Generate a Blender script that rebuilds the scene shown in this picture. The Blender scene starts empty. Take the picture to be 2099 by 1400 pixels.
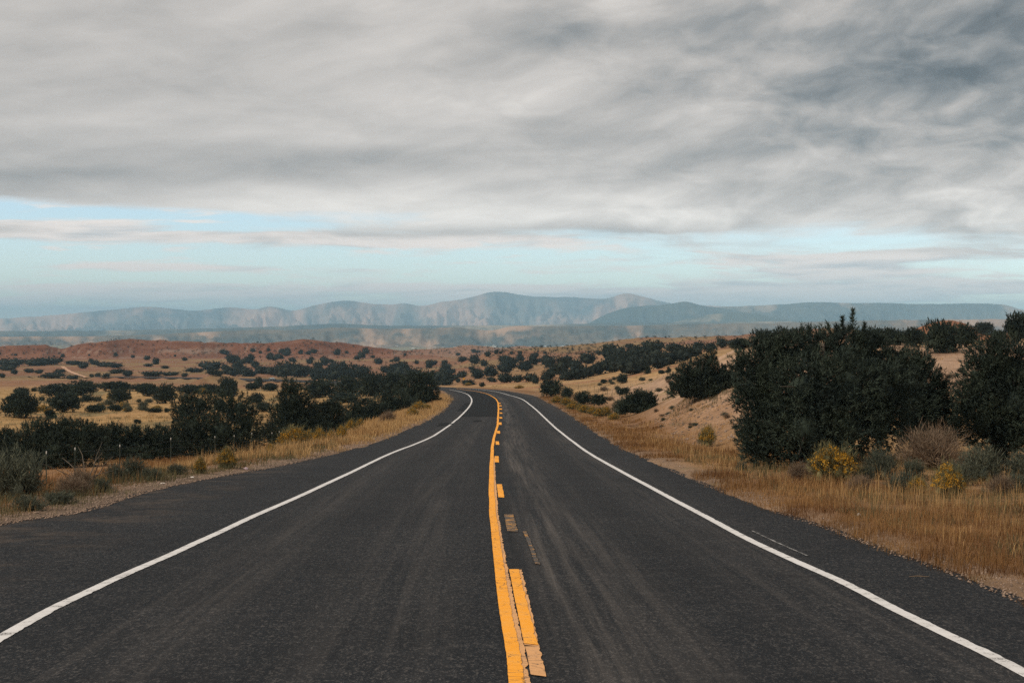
import bpy, math, random
import numpy as np
R = math.radians
scene = bpy.context.scene
COL = scene.collection

# ------------------------------------------------------------------ camera, world, sun, exposure
F, HORY, CX, EYE = 3290.0, 670.0, 1049.5, 1.9      # focal length in photo pixels, horizon row, centre column, eye height
cam_data = bpy.data.cameras.new('camera')
cam = bpy.data.objects.new('camera', cam_data); COL.objects.link(cam)
cam.location = (0, 0, EYE); cam.rotation_euler = (R(90), 0, 0)
cam_data.sensor_width = 36.0; cam_data.lens = 36.0 * F / 2099.0
cam_data.shift_y = (HORY - 700.0) / 2099.0
cam_data.clip_start = 0.1; cam_data.clip_end = 200000.0
scene.camera = cam
scene.view_settings.view_transform = 'Standard'
scene.view_settings.look = 'None'
scene.view_settings.gamma = 1.0
scene.view_settings.use_curve_mapping = False
scene.view_settings.exposure = 0.0
cy = scene.cycles
cy.use_denoising = False
cy.max_bounces = 5; cy.diffuse_bounces = 3; cy.glossy_bounces = 2; cy.transparent_max_bounces = 6
cy.volume_bounces = 2
cy.sample_clamp_indirect = 4.0

SUN_EL, SUN_AZ = 38.0, 248.0       # degrees; azimuth clockwise from +Y (view direction): behind and left
sd = bpy.data.lights.new('sun', 'SUN'); sd.energy = 2.5; sd.angle = R(10); sd.color = (1.0, 0.86, 0.68)
sun = bpy.data.objects.new('sun', sd); COL.objects.link(sun)
sun.rotation_euler = (R(90 - SUN_EL), 0, R(180 - SUN_AZ))
sun.location = (0, 0, 50)

class S:
    """tiny wrapper so that node maths reads like maths"""
    def __init__(s, nt, sock): s.nt, s.k = nt, sock
    def op(s, o, *a, clamp=False):
        n = s.nt.nodes.new('ShaderNodeMath'); n.operation = o; n.use_clamp = clamp
        for i, x in enumerate((s,) + a):
            if isinstance(x, S): s.nt.links.new(x.k, n.inputs[i])
            else: n.inputs[i].default_value = x
        return S(s.nt, n.outputs[0])
    def __add__(s, o): return s.op('ADD', o)
    __radd__ = __add__
    def __sub__(s, o): return s.op('SUBTRACT', o)
    def __rsub__(s, o): return (s * -1.0) + o
    def __mul__(s, o): return s.op('MULTIPLY', o)
    __rmul__ = __mul__
    def __truediv__(s, o): return s.op('DIVIDE', o)
    def max(s, o): return s.op('MAXIMUM', o)
    def min(s, o): return s.op('MINIMUM', o)
    def clamp(s): return s.op('ADD', 0.0, clamp=True)
    def step(s, a, b):
        n = s.nt.nodes.new('ShaderNodeMapRange'); n.interpolation_type = 'SMOOTHSTEP'
        s.nt.links.new(s.k, n.inputs[0]); n.inputs[1].default_value = a; n.inputs[2].default_value = b
        return S(s.nt, n.outputs[0])
def combine(nt, x, y, z=0.0):
    n = nt.nodes.new('ShaderNodeCombineXYZ')
    for i, v in enumerate((x, y, z)):
        if isinstance(v, S): nt.links.new(v.k, n.inputs[i])
        else: n.inputs[i].default_value = v
    return n.outputs[0]
def noise(nt, vec, scale, detail=4.0, rough=0.5, dist=0.0):
    n = nt.nodes.new('ShaderNodeTexNoise')
    n.inputs['Scale'].default_value = scale; n.inputs['Detail'].default_value = detail
    n.inputs['Roughness'].default_value = rough; n.inputs['Distortion'].default_value = dist
    if vec is not None: nt.links.new(vec, n.inputs['Vector'])
    return S(nt, n.outputs['Fac'])
def mixcol(nt, fac, a, b, mode='MIX'):
    n = nt.nodes.new('ShaderNodeMix'); n.data_type = 'RGBA'; n.blend_type = mode
    for idx, v in ((0, fac), (6, a), (7, b)):
        if isinstance(v, S): nt.links.new(v.k, n.inputs[idx])
        elif hasattr(v, 'is_linked'): nt.links.new(v, n.inputs[idx])
        elif idx == 0: n.inputs[0].default_value = v
        else: n.inputs[idx].default_value = (*v, 1)
    return n.outputs[2]

def build_world():
    w = bpy.data.worlds.new('World'); scene.world = w; w.use_nodes = True
    nt = w.node_tree; nt.nodes.clear()
    out = nt.nodes.new('ShaderNodeOutputWorld'); bg = nt.nodes.new('ShaderNodeBackground')
    nt.links.new(bg.outputs[0], out.inputs[0])
    sky = nt.nodes.new('ShaderNodeTexSky'); sky.sky_type = 'NISHITA'; sky.sun_disc = False
    sky.sun_elevation = R(SUN_EL); sky.sun_rotation = R(SUN_AZ); sky.altitude = 1900
    sky.air_density = 1.0; sky.dust_density = 0.6; sky.ozone_density = 1.5
    bg.inputs[1].default_value = 0.1
    tc = nt.nodes.new('ShaderNodeTexCoord'); sep = nt.nodes.new('ShaderNodeSeparateXYZ')
    nt.links.new(tc.outputs['Generated'], sep.inputs[0])
    x, y, z = (S(nt, sep.outputs[i]) for i in range(3))
    hor = (x * x + y * y).op('SQRT')
    e = z / hor.max(0.02)                                   # tangent of elevation
    u = x / y.max(0.02)                                     # tangent of azimuth, in front
    k = z.max(0.002) + 0.065
    P = combine(nt, x / k, y / k, 0.0)                      # the cloud deck seen in perspective
    warp = nt.nodes.new('ShaderNodeTexNoise'); warp.inputs['Scale'].default_value = 0.5; warp.inputs['Detail'].default_value = 2
    nt.links.new(P, warp.inputs['Vector'])
    vm = nt.nodes.new('ShaderNodeVectorMath'); vm.operation = 'MULTIPLY_ADD'
    nt.links.new(warp.outputs['Color'], vm.inputs[0]); vm.inputs[1].default_value = (1.3, 1.3, 0); nt.links.new(P, vm.inputs[2])
    PW = vm.outputs[0]
    az = x.op('ARCTAN2', y)
    es = e / (e * 1.2 + 1.0)
    big = noise(nt, PW, 0.62, 4, 0.5)
    tilt = es - az * es * 0.55                                            # the cloud streets rise towards the right
    w2 = noise(nt, combine(nt, az * 9.0, es * 30.0, 7.0), 1.0, 3, .5)
    def lumps(dy): return noise(nt, combine(nt, az * 10.5 + w2 * .9, (tilt + dy) * 46.0 + w2 * .9, 2.0), 1.0, 9, 0.56)
    fine = lumps(0.0)
    def puffs(dy): return noise(nt, combine(nt, az * 15.0 + w2 * 1.4, (tilt + dy) * 34.0 + w2 * 1.2, 8.0), 1.0, 8, 0.55)
    puff = puffs(0.0)
    prel = puff - puffs(0.008)
    right = ((az + 0.06) * 3.2).clamp()
    relief = fine - lumps(0.006)                                          # rims lighter, bases darker
    px = lambda p: (p - CX) / F
    ey = lambda p: (HORY - p) / F
    def blob(cx_, cy_, sx, sy, amp):
        a = (u - px(cx_)) * (F / sx); b = (e - ey(cy_)) * (F / sy)
        return ((a * a + b * b) * -0.5).op('EXPONENT') * amp
    rough = ((az + 0.16) * 2.2).clamp() * 0.6 + 0.4
    br = (big - 0.5) * 0.75 + ((fine - 0.5) * 0.8 + relief * 0.8) * rough + ((puff - 0.5) * 0.7 + prel * 0.9) * right + 0.66
    for b in ((1050, 415, 560, 50, .24), (1700, 455, 460, 32, .22), (650, 440, 300, 30, .2), (350, 110, 600, 160, -.05), (1285, 30, 60, 34, .22), (1050, 200, 300, 70, .12),
              (120, 350, 520, 38, -.20), (880, 330, 260, 22, -.10), (2130, 80, 240, 120, -.52), (1950, 230, 420, 120, -.26),
              (1150, 75, 230, 45, -.34), (1230, 490, 130, 16, -.42), (1500, 300, 420, 40, -.12), (250, 480, 420, 16, -.16), (1700, 385, 330, 22, -.15), (1550, 90, 200, 40, -.2), (1750, 190, 260, 26, -.2), (1450, 120, 260, 30, .12), (1700, 250, 300, 22, .12)):
        br = br + blob(*b)
    br = (br * 0.72 + 0.14).clamp()
    # coverage: the deck ends towards the west horizon, thin bands beyond its edge
    e0 = 0.0545 - (az * 0.022)
    ragged = (noise(nt, combine(nt, u * 3.2, e * 46.0, 3.0), 1.6, 6, 0.55) - 0.5)
    deck = (e - e0 + (fine - 0.5) * 0.045 + ragged * 0.04 - blob(150, 445, 380, 16, .022)).step(-0.008, 0.012)
    bands = noise(nt, combine(nt, az * 7.5 + w2 * .8, e * 88.0 + w2 * 1.2, 11.0), 1.5, 7, 0.55, 0.2)
    bmask = blob(560, 490, 520, 14, .30) + blob(1750, 528, 420, 12, .30) + blob(1800, 595, 420, 26, .27) + blob(420, 605, 330, 16, .20) \
        + blob(380, 552, 260, 6, .24) + blob(1690, 555, 110, 11, .26) + blob(60, 632, 320, 12, .22) + blob(1000, 600, 300, 12, .2) + blob(1500, 612, 300, 12, .2) + blob(1750, 560, 90, 10, .2) + blob(130, 470, 170, 12, .22)
    band = (bands + bmask).step(0.55, 0.75)
    low = noise(nt, combine(nt, az * 17.0 + w2, e * 120.0 + w2 * 1.5, 5.0), 1.2, 7, 0.56)
    band = band.max((low + blob(420, 612, 300, 13, .24) + blob(330, 590, 180, 8, .2) + blob(1050, 598, 150, 8, .18)).step(0.54, 0.70) * 0.85)
    cover = deck.max(band).clamp()
    # cloud colour (divided by the background strength): slate bases to warm white tops
    cr = nt.nodes.new('ShaderNodeValToRGB'); nt.links.new(br.k, cr.inputs[0])
    els = cr.color_ramp.elements
    els[0].position = 0.0; els[0].color = (0.105, 0.122, 0.138, 1)
    els[1].position = 1.0; els[1].color = (0.98, 0.92, 0.86, 1)
    for p_, c_ in ((0.14, (0.165, 0.180, 0.194)), (0.86, (0.80, 0.75, 0.70)), (0.32, (0.285, 0.287, 0.288)), (0.5, (0.445, 0.422, 0.403)), (0.68, (0.60, 0.562, 0.53))):
        q = els.new(p_); q.color = (*c_, 1)
    cl = mixcol(nt, 1.0, cr.outputs[0], (11.5, 11.5, 11.5), 'MULTIPLY')
    # low bands are greyer lilac, lit from the side
    lowc = mixcol(nt, ((low + bands) * 0.5).step(0.34, 0.56), (6.6, 6.7, 6.8), (11.0, 9.8, 9.0))
    cl = mixcol(nt, deck, lowc, cl)
    blue = mixcol(nt, 1.0, sky.outputs[0], (1.72, 1.68, 1.66), 'MULTIPLY')
    fin = mixcol(nt, cover, blue, cl)
    nt.links.new(fin, bg.inputs[0])
    w.cycles.sampling_method = 'MANUAL'; w.cycles.sample_map_resolution = 512
build_world()

# ------------------------------------------------------------------ helpers
rng = np.random.default_rng(7)
def ss(a, b, x):
    t = np.clip((np.asarray(x, float) - a) / (b - a), 0, 1); return t * t * (3 - 2 * t)
def _h(ix, iy, s):
    n = (ix.astype(np.int64) * 374761393 + iy.astype(np.int64) * 668265263 + s * 974634777) & 0x7fffffff
    n = ((n ^ (n >> 13)) * 1274126177) & 0x7fffffff
    return ((n ^ (n >> 16)) & 0xffff) / 65535.0
def vnoise(x, y, s=0):
    x = np.asarray(x, float); y = np.asarray(y, float)
    ix = np.floor(x); iy = np.floor(y); fx = x - ix; fy = y - iy
    fx = fx * fx * fx * (fx * (fx * 6 - 15) + 10); fy = fy * fy * fy * (fy * (fy * 6 - 15) + 10)
    a = _h(ix, iy, s); b = _h(ix + 1, iy, s); c = _h(ix, iy + 1, s); d = _h(ix + 1, iy + 1, s)
    return (a + (b - a) * fx) * (1 - fy) + (c + (d - c) * fx) * fy
def fbm(x, y, o=4, s=0, g=0.5):
    t = 0; a = 1; n = 0
    for i in range(o):
        t = t + a * vnoise(x * 2 ** i + 17.3 * i, y * 2 ** i - 9.1 * i, s + i); n += a; a *= g
    return t / n - 0.5
def hermite(xs, ys):
    xs = np.array(xs, float); ys = np.array(ys, float)
    d = np.diff(ys) / np.diff(xs); m = np.zeros_like(ys); m[0] = d[0]; m[-1] = d[-1]
    w1 = np.diff(xs)
    m[1:-1] = (d[:-1] * w1[1:] + d[1:] * w1[:-1]) / (w1[1:] + w1[:-1])
    def f(x):
        x = np.asarray(x, float); xc = np.clip(x, xs[0], xs[-1])
        i = np.clip(np.searchsorted(xs, xc, 'right') - 1, 0, len(xs) - 2)
        h = xs[i + 1] - xs[i]; t = (xc - xs[i]) / h
        return ((1 + 2 * t) * (1 - t) ** 2 * ys[i] + t * (1 - t) ** 2 * h * m[i] + t * t * (3 - 2 * t) * ys[i + 1] + t * t * (t - 1) * h * m[i + 1])
    return f

def mesh_obj(name, verts, faces, mat=None, parent=None, smooth=False, uv=None, colattr=None, loc=None):
    """verts (n,3), faces (m,k) of one size k, or a list of lists"""
    me = bpy.data.meshes.new(name)
    verts = np.asarray(verts, np.float32)
    if isinstance(faces, np.ndarray):
        m, k = faces.shape
        me.vertices.add(len(verts)); me.vertices.foreach_set('co', verts.ravel())
        me.loops.add(m * k); me.loops.foreach_set('vertex_index', faces.astype(np.int32).ravel())
        me.polygons.add(m); me.polygons.foreach_set('loop_start', np.arange(0, m * k, k, dtype=np.int32))
        me.update(calc_edges=True)
    else:
        me.from_pydata([tuple(v) for v in verts], [], faces)
    if smooth: me.polygons.foreach_set('use_smooth', np.ones(len(me.polygons), bool))
    if uv is not None:
        l = me.uv_layers.new(name='UVMap'); idx = np.empty(len(me.loops), np.int32); me.loops.foreach_get('vertex_index', idx)
        l.data.foreach_set('uv', np.asarray(uv, np.float32)[idx].ravel())
    if colattr is not None:
        a = me.color_attributes.new('cover', 'FLOAT_COLOR', 'POINT')
        c = np.ones((len(verts), 4), np.float32); c[:, :3] = colattr; a.data.foreach_set('color', c.ravel())
    if mat: me.materials.append(mat)
    me.update()
    o = bpy.data.objects.new(name, me); COL.objects.link(o)
    if parent: o.parent = parent
    if loc is not None: o.location = loc
    return o
def empty(name, loc=(0, 0, 0), rz=0.0):
    o = bpy.data.objects.new(name, None); COL.objects.link(o); o.location = loc; o.rotation_euler = (0, 0, rz); o.empty_display_size = 0.2
    return o
def tag(o, label, cat, group=None, kind=None):
    o['label'] = label
    if cat: o['category'] = cat
    if group: o['group'] = group
    if kind: o['kind'] = kind
    return o
def structure(o, label=None):
    o['kind'] = 'structure'
    if label: o['label'] = label
    return o
def copy_tree(o, parent=None):
    c = o.copy(); COL.objects.link(c); c.parent = parent
    for ch in o.children: copy_tree(ch, c)
    return c

def material(name, rough=0.9, spec=0.2):
    m = bpy.data.materials.new(name); m.use_nodes = True; nt = m.node_tree
    b = nt.nodes['Principled BSDF']; b.inputs['Roughness'].default_value = rough; b.inputs['Specular IOR Level'].default_value = spec
    return m, nt, b
def island_mat(name, a, b, rough=0.85, spec=0.15, trans=0.0, scale=None):
    """colour varies from leaf to leaf and from plant to plant"""
    m, nt, bs = material(name, rough, spec)
    g = nt.nodes.new('ShaderNodeNewGeometry'); oi = nt.nodes.new('ShaderNodeObjectInfo')
    f = S(nt, g.outputs['Random Per Island']) * 0.7 + S(nt, oi.outputs['Random']) * 0.3
    if scale:
        tc = nt.nodes.new('ShaderNodeTexCoord'); f = f * 0.4 + noise(nt, tc.outputs['Object'], scale, 3).step(.34, .66) * 0.6
    c = mixcol(nt, f, a, b)
    nt.links.new(c, bs.inputs['Base Color'])
    if trans:
        t = nt.nodes.new('ShaderNodeBsdfTranslucent'); nt.links.new(c, t.inputs[0])
        mx = nt.nodes.new('ShaderNodeMixShader'); mx.inputs[0].default_value = trans
        nt.links.new(bs.outputs[0], mx.inputs[1]); nt.links.new(t.outputs[0], mx.inputs[2])
        nt.links.new(mx.outputs[0], nt.nodes['Material Output'].inputs[0])
    return m
def plain(name, c, rough=0.6, spec=0.3, metal=0.0, vary=0.15, scale=8.0):
    m, nt, b = material(name, rough, spec); b.inputs['Metallic'].default_value = metal
    tc = nt.nodes.new('ShaderNodeTexCoord'); n = noise(nt, tc.outputs['Object'], scale, 4)
    lo = tuple(x * (1 - vary) for x in c); hi = tuple(min(1, x * (1 + vary)) for x in c)
    nt.links.new(mixcol(nt, n, lo, hi), b.inputs['Base Color']); return m

# ------------------------------------------------------------------ the lie of the land
_g = hermite([-80, -60, 0, 10, 30, 54, 86, 126, 178, 250, 340, 450, 600, 750, 850, 950, 1100, 1600, 2200, 3500, 7000, 60000],
             [-2.4, -2.1, 0, .36, 1.15, 2.2, 3.5, 4.98, 6.7, 8.85, 11.4, 14.9, 20.6, 25.4, 27.0, 27.5, 28.4, 30.5, 40, 80, 86, 86])
def base(Y): return -_g(Y)
def road_Y(py):
    lo, hi = 5.0, 1200.0
    for _ in range(60):
        mid = (lo * hi) ** 0.5
        if HORY + F * (EYE - base(mid)) / mid > py: lo = mid
        else: hi = mid
    return lo
def road_pt(px, py):
    Y = road_Y(py); return ((px - CX) / F * Y, Y)
LEFT_EDGE = [(0, 1071), (133, 1051), (229, 1023), (324, 998), (400, 983), (500, 966), (643, 937), (743, 914), (814, 888), (872, 862), (908, 839), (922, 823), (917, 809), (906, 801)]
RIGHT_EDGE = [(2099, 1223), (1932, 1159), (1836, 1127), (1739, 1091), (1611, 1050), (1514, 1013), (1450, 990), (1374, 957), (1286, 920), (1217, 880), (1160, 844), (1120, 823), (1086, 809), (1057, 804), (1023, 799)]
LEFT_LINE = [(0, 1307), (57, 1274), (114, 1243), (171, 1216), (229, 1189), (286, 1164), (343, 1140), (400, 1114), (457, 1088), (500, 1067), (600, 1023), (700, 977), (757, 950), (814, 924), (850, 911), (882, 897), (914, 877), (936, 860), (953, 844), (963.5, 831), (967, 822), (963.5, 813), (955, 807), (942, 803), (921, 799)]
RIGHT_LINE = [(2099, 1378), (2029, 1342), (1932, 1296), (1836, 1249), (1739, 1199), (1643, 1156), (1546, 1111), (1450, 1061), (1350, 1008), (1250, 953), (1214, 933), (1171, 903), (1139, 877.5), (1118, 858), (1088, 831), (1064, 816), (1043, 810), (1021, 804), (989, 799), (946, 795)]
CENTRE = [(1057, 1400), (1050, 1343), (1036, 1257), (1024, 1171), (1013.5, 1086), (1008.5, 1016), (1007, 983.5), (1007.5, 951), (1009.6, 919), (1013, 898), (1019, 876), (1021, 855), (1021.5, 834), (1020, 824), (1016, 818), (1008.6, 813), (998, 808), (983, 804), (957, 800), (936, 797)]
def track(pts, pre=(), post=()):
    q = sorted([(Y, X) for X, Y in (road_pt(*p) for p in pts)])
    yy = np.array([a for a, b in q]); xx = np.array([b for a, b in q])
    f = hermite([a for a, b in pre] + list(yy) + [a for a, b in post], [b for a, b in pre] + list(xx) + [b for a, b in post])
    return f, yy[0], yy[-1]
XL, _, _ = track(LEFT_EDGE, [(-80, -7.1), (0, -7.0)], [(390, -24), (450, -32.5), (600, -56), (750, -84), (840, -115), (872, -150), (930, -228), (952, -300), (962, -420)])
XR, _, _ = track(RIGHT_EDGE, [(-80, 5.6), (0, 5.3)], [(390, -11.8), (450, -20), (600, -41), (750, -64), (840, -83), (872, -108), (930, -182), (952, -240), (962, -330)])
XLL, LLa, LLb = track(LEFT_LINE, [(-60, -3.9), (0, -3.82)])
XRL, RLa, RLb = track(RIGHT_LINE, [(-60, 4.1), (0, 3.6)])
XC, Ca, Cb = track(CENTRE, [(-60, .0), (0, .03)])

CTRL = [  # photo column, row, forward distance in metres: where the ground lies
 (83, 1000, 51), (171, 984, 56), (482, 940, 87), (521, 931, 93), (550, 925, 99), (0, 985, 58), (0, 960, 75), (440, 940, 106), (602, 914, 110), (200, 958, 72), (300, 945, 90),
 (100, 905, 130), (300, 902, 135), (200, 882, 165), (350, 862, 190), (60, 857, 220), (250, 842, 260), (450, 850, 220), (550, 842, 250), (700, 850, 185), (760, 860, 150), (850, 838, 190),
 (120, 825, 340), (350, 820, 340), (500, 815, 380), (650, 820, 330), (800, 815, 290), (50, 800, 520), (250, 800, 520), (450, 800, 500), (600, 800, 480), (-200, 800, 520), (-200, 880, 165),
 (573, 784, 870), (340, 777, 930), (170, 776, 945), (0, 776, 940), (100, 788, 800), (300, 789, 800), (500, 792, 770), (650, 794, 720), (800, 799, 480), (880, 797, 400),
 (0, 752, 1300), (200, 750, 1300), (400, 746, 1350), (600, 740, 1450), (800, 740, 1450), (950, 738, 1500), (600, 763, 1090), (800, 767, 1020), (950, 771, 830), (450, 768, 1050), (0, 766, 1050), (200, 766, 1050), (1000, 788, 470),
 (2099, 1106, 20), (2099, 1002, 30), (1900, 1002, 30), (2050, 954, 40), (1690, 950, 39), (2200, 954, 40), (1900, 862, 56), (2000, 850, 57), (1750, 880, 55), (1900, 762, 85), (2050, 736, 98), (2200, 730, 98), (1900, 716, 125), (2050, 703, 130), (2250, 700, 130),
 (1370, 764, 230), (1420, 753, 210), (1460, 739, 190), (1520, 717, 170), (1600, 708, 160), (1700, 702, 150), (1800, 700, 145), (1500, 729, 260), (1600, 722, 260), (1700, 716, 230), (1900, 712, 220), (2050, 708, 220), (2250, 706, 220),
 (1250, 874, 95), (1320, 886, 80), (1400, 893, 74), (1450, 906, 66), (1510, 920, 60), (1580, 930, 56), (1400, 822, 86), (1450, 809, 83), (1510, 797, 80), (1600, 788, 78), (1450, 790, 112), (1550, 768, 112), (1450, 770, 150), (1345, 856, 90),
 (1250, 840, 130), (1200, 836, 150), (1300, 838, 128), (1250, 812, 215), (1350, 803, 190), (1150, 812, 213), (1350, 786, 262), (1250, 786, 320), (1150, 795, 320), (1060, 798, 355), (1250, 766, 470), (1350, 764, 330), (1100, 781, 470), (1100, 756, 800),
 (1200, 737, 800), (1300, 736, 560), (1400, 736, 440), (1350, 716, 800), (1450, 714, 600), (1550, 712, 450), (1650, 708, 450), (1100, 735, 1300), (1300, 712, 1000), (1900, 705, 420), (2100, 700, 420), (1700, 703, 700), (2000, 700, 800)]
for Y in (12, 20, 30, 40, 55, 75, 100, 140, 200, 260, 330, 420):          # the road corridor lies on the base profile
    for X in (XL(Y), XR(Y)): CTRL.append((CX + F * X / Y, HORY + F * (EYE - base(Y)) / Y, Y))
for Y in (2000, 2800):
    for p in range(-400, 2600, 250): CTRL.append((p, HORY + F * (EYE - base(Y)) / Y, Y))
_c = np.array(CTRL, float)
_cu = (_c[:, 0] - CX) / F; _cw = np.log(_c[:, 2]); KU, KW = 9.0, 1.6
_cz = EYE - (_c[:, 1] - HORY) / F * _c[:, 2]
_cr = (_cz - base(_c[:, 2])) / _c[:, 2]
_A = np.stack([_cu * KU, _cw * KW], 1)
def _ker(d): return np.sqrt(d * d + 0.02)
_D = np.sqrt(((_A[:, None] - _A[None]) ** 2).sum(-1))
_n = len(_A)
_M = np.block([[_ker(_D) - np.eye(_n) * 0.012, np.ones((_n, 1))], [np.ones((1, _n)), np.zeros((1, 1))]])
_W = np.linalg.solve(_M, np.append(_cr, 0.0))
def rbf(u, w):
    out = np.empty(u.shape)
    uf, wf, of = u.ravel(), w.ravel(), out.ravel()
    for i in range(0, len(uf), 40000):
        a = uf[i:i + 40000] * KU; b = wf[i:i + 40000] * KW
        d = np.sqrt((a[:, None] - _A[None, :, 0]) ** 2 + (b[:, None] - _A[None, :, 1]) ** 2)
        of[i:i + 40000] = _ker(d) @ _W[:-1] + _W[-1]
    return of.reshape(u.shape)
# ridges: skyline rows at a distance, front slope, back slope, gully depth
RIDGES = [
 ([(-600, 716), (-200, 712), (0, 707), (50, 706), (100, 707), (132, 713), (150, 708), (200, 700), (260, 696), (330, 698), (400, 701), (480, 704), (530, 704), (580, 700), (620, 696), (660, 699), (720, 705), (780, 712), (830, 719), (900, 728), (980, 745)], 1900, .13, .10, 7.0, 60),
 ([(900, 760), (1000, 722), (1100, 713), (1200, 706), (1250, 701), (1300, 694), (1400, 691), (1500, 687), (1600, 680), (1700, 673), (1750, 676), (1850, 690), (2000, 696), (2300, 690)], 1250, .055, .08, 3.0, 60),
 ([(700, 730), (880, 716), (920, 713), (950, 708), (970, 707), (1000, 710), (1040, 712), (1060, 709), (1100, 711), (1150, 710), (1200, 707), (1300, 712)], 2400, .045, .1, 3.0, 60),
 ([(1780, 735), (1830, 694), (1870, 677), (1900, 665), (1935, 656), (1970, 660), (2000, 672), (2040, 684), (2080, 676), (2130, 668), (2250, 690)], 480, .30, .25, 2.0, 20),
 ([(360, 815), (385, 792), (410, 780), (435, 775), (465, 775), (495, 783), (520, 795), (545, 815)], 790, .16, .16, .6, 20)]
_R = []
for sk, Rr, sf, sb, gd, gw in RIDGES:
    _R.append((hermite([p[0] for p in sk], [EYE - (p[1] - HORY) / F * Rr for p in sk]), sk[0][0], sk[-1][0], Rr, sf, sb, gd, gw))
def H(X, Y, detail=True, road=True):
    X = np.asarray(X, float); Y = np.asarray(Y, float)
    Yc = np.maximum(Y, 8.0)
    u = np.clip(X / Yc, -0.55, 0.55)
    w = np.log(Yc)
    fade = ss(4, 12, Y) * (1 - ss(2200, 3200, Y))
    z = base(Y) + rbf(u, np.minimum(w, 8.1)) * Yc * fade
    if detail:
        z = z + fbm(X / 9.0, Y / 9.0, 4, 3) * np.clip(0.25 + Y * 0.004, 0, 1.3) * ss(6, 40, np.abs(X) + Y * .4) * .8
        z = z + (fbm(X / 70.0, Y / 70.0, 4, 9)) * np.clip((Y - 250) * .006, 0, 4.0) * ss(15, 90, np.maximum(XL(Y) - X, X - XR(Y)))
    px = CX + F * X / Yc
    for f, p0, p1, Rr, sf, sb, gd, gw in _R:
        cz = f(px) - 300 * (1 - ss(p0 - 60, p0, px)) - 300 * ss(p1, p1 + 60, px)
        Rl = Rr + (fbm(px / 160.0, px * 0 + Rr, 3, 5)) * Rr * .16
        dY = Y - Rl
        drop = np.where(dY < 0, np.sqrt(dY * dY * sf * sf + 1.2) - 1.1, np.sqrt(dY * dY * sb * sb + 1.2) - 1.1)
        if detail:
            gl = 1 - np.abs(fbm(X / gw + dY / (gw * 6), Y / (gw * 5), 4, 21)) * 3.2
            drop = drop + np.clip(drop / 6.0, 0, 1) * gd * (1 - gl) * .9
            cz = cz + fbm(px / 22.0, px * 0 + 3.3, 3, 31) * Rr * .0011
        zl = cz - drop
        k = 0.8
        d = np.clip((zl - z) / k, -30, 30)
        z = np.where(Y > 200, z + k * np.log1p(np.exp(d)), z)
    if detail:
        bk = ss(1180, 1300, px) * ss(58, 70, Y) * (1 - ss(90, 105, Y))
        z = z + bk * (fbm((X - Y * .35) / 1.3, (Y + X * .3) / 5.0, 4, 77) * .55)
    if road:
        d = np.maximum(XL(Y) - X, X - XR(Y))
        inr = (Y > -75) & (Y < 960)
        zr = base(Y)
        nz = fbm(X * 1.1, Y * 0.55, 4, 41) * .16 * np.clip(1 + Y / 60, 1, 3) 
        near = zr + np.clip((d + nz * 2.2) * .18, -.12 - .0006 * np.abs(Y), .035) 
        wgt = ss(.25, 4.0 + np.clip(Y * .012, 0, 6), d)
        z = np.where(inr, near * (1 - wgt) + z * wgt, z)
    return z
def hit(px, py, y0=9.0, y1=3400.0, n=520):
    """first ground point along the line of sight through a photo pixel"""
    Y = np.geomspace(y0, y1, n); X = (px - CX) / F * Y; Z = EYE - (py - HORY) / F * Y
    below = H(X, Y, detail=True) >= Z
    i = int(np.argmax(below)) if below.any() else n - 1
    Yh = Y[max(i, 1)]
    Xh = (px - CX) / F * Yh
    return float(Xh), float(Yh), float(H(np.array([Xh]), np.array([Yh]))[0])
def Hz(X, Y): return float(H(np.array([X]), np.array([Y]))[0])

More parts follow.
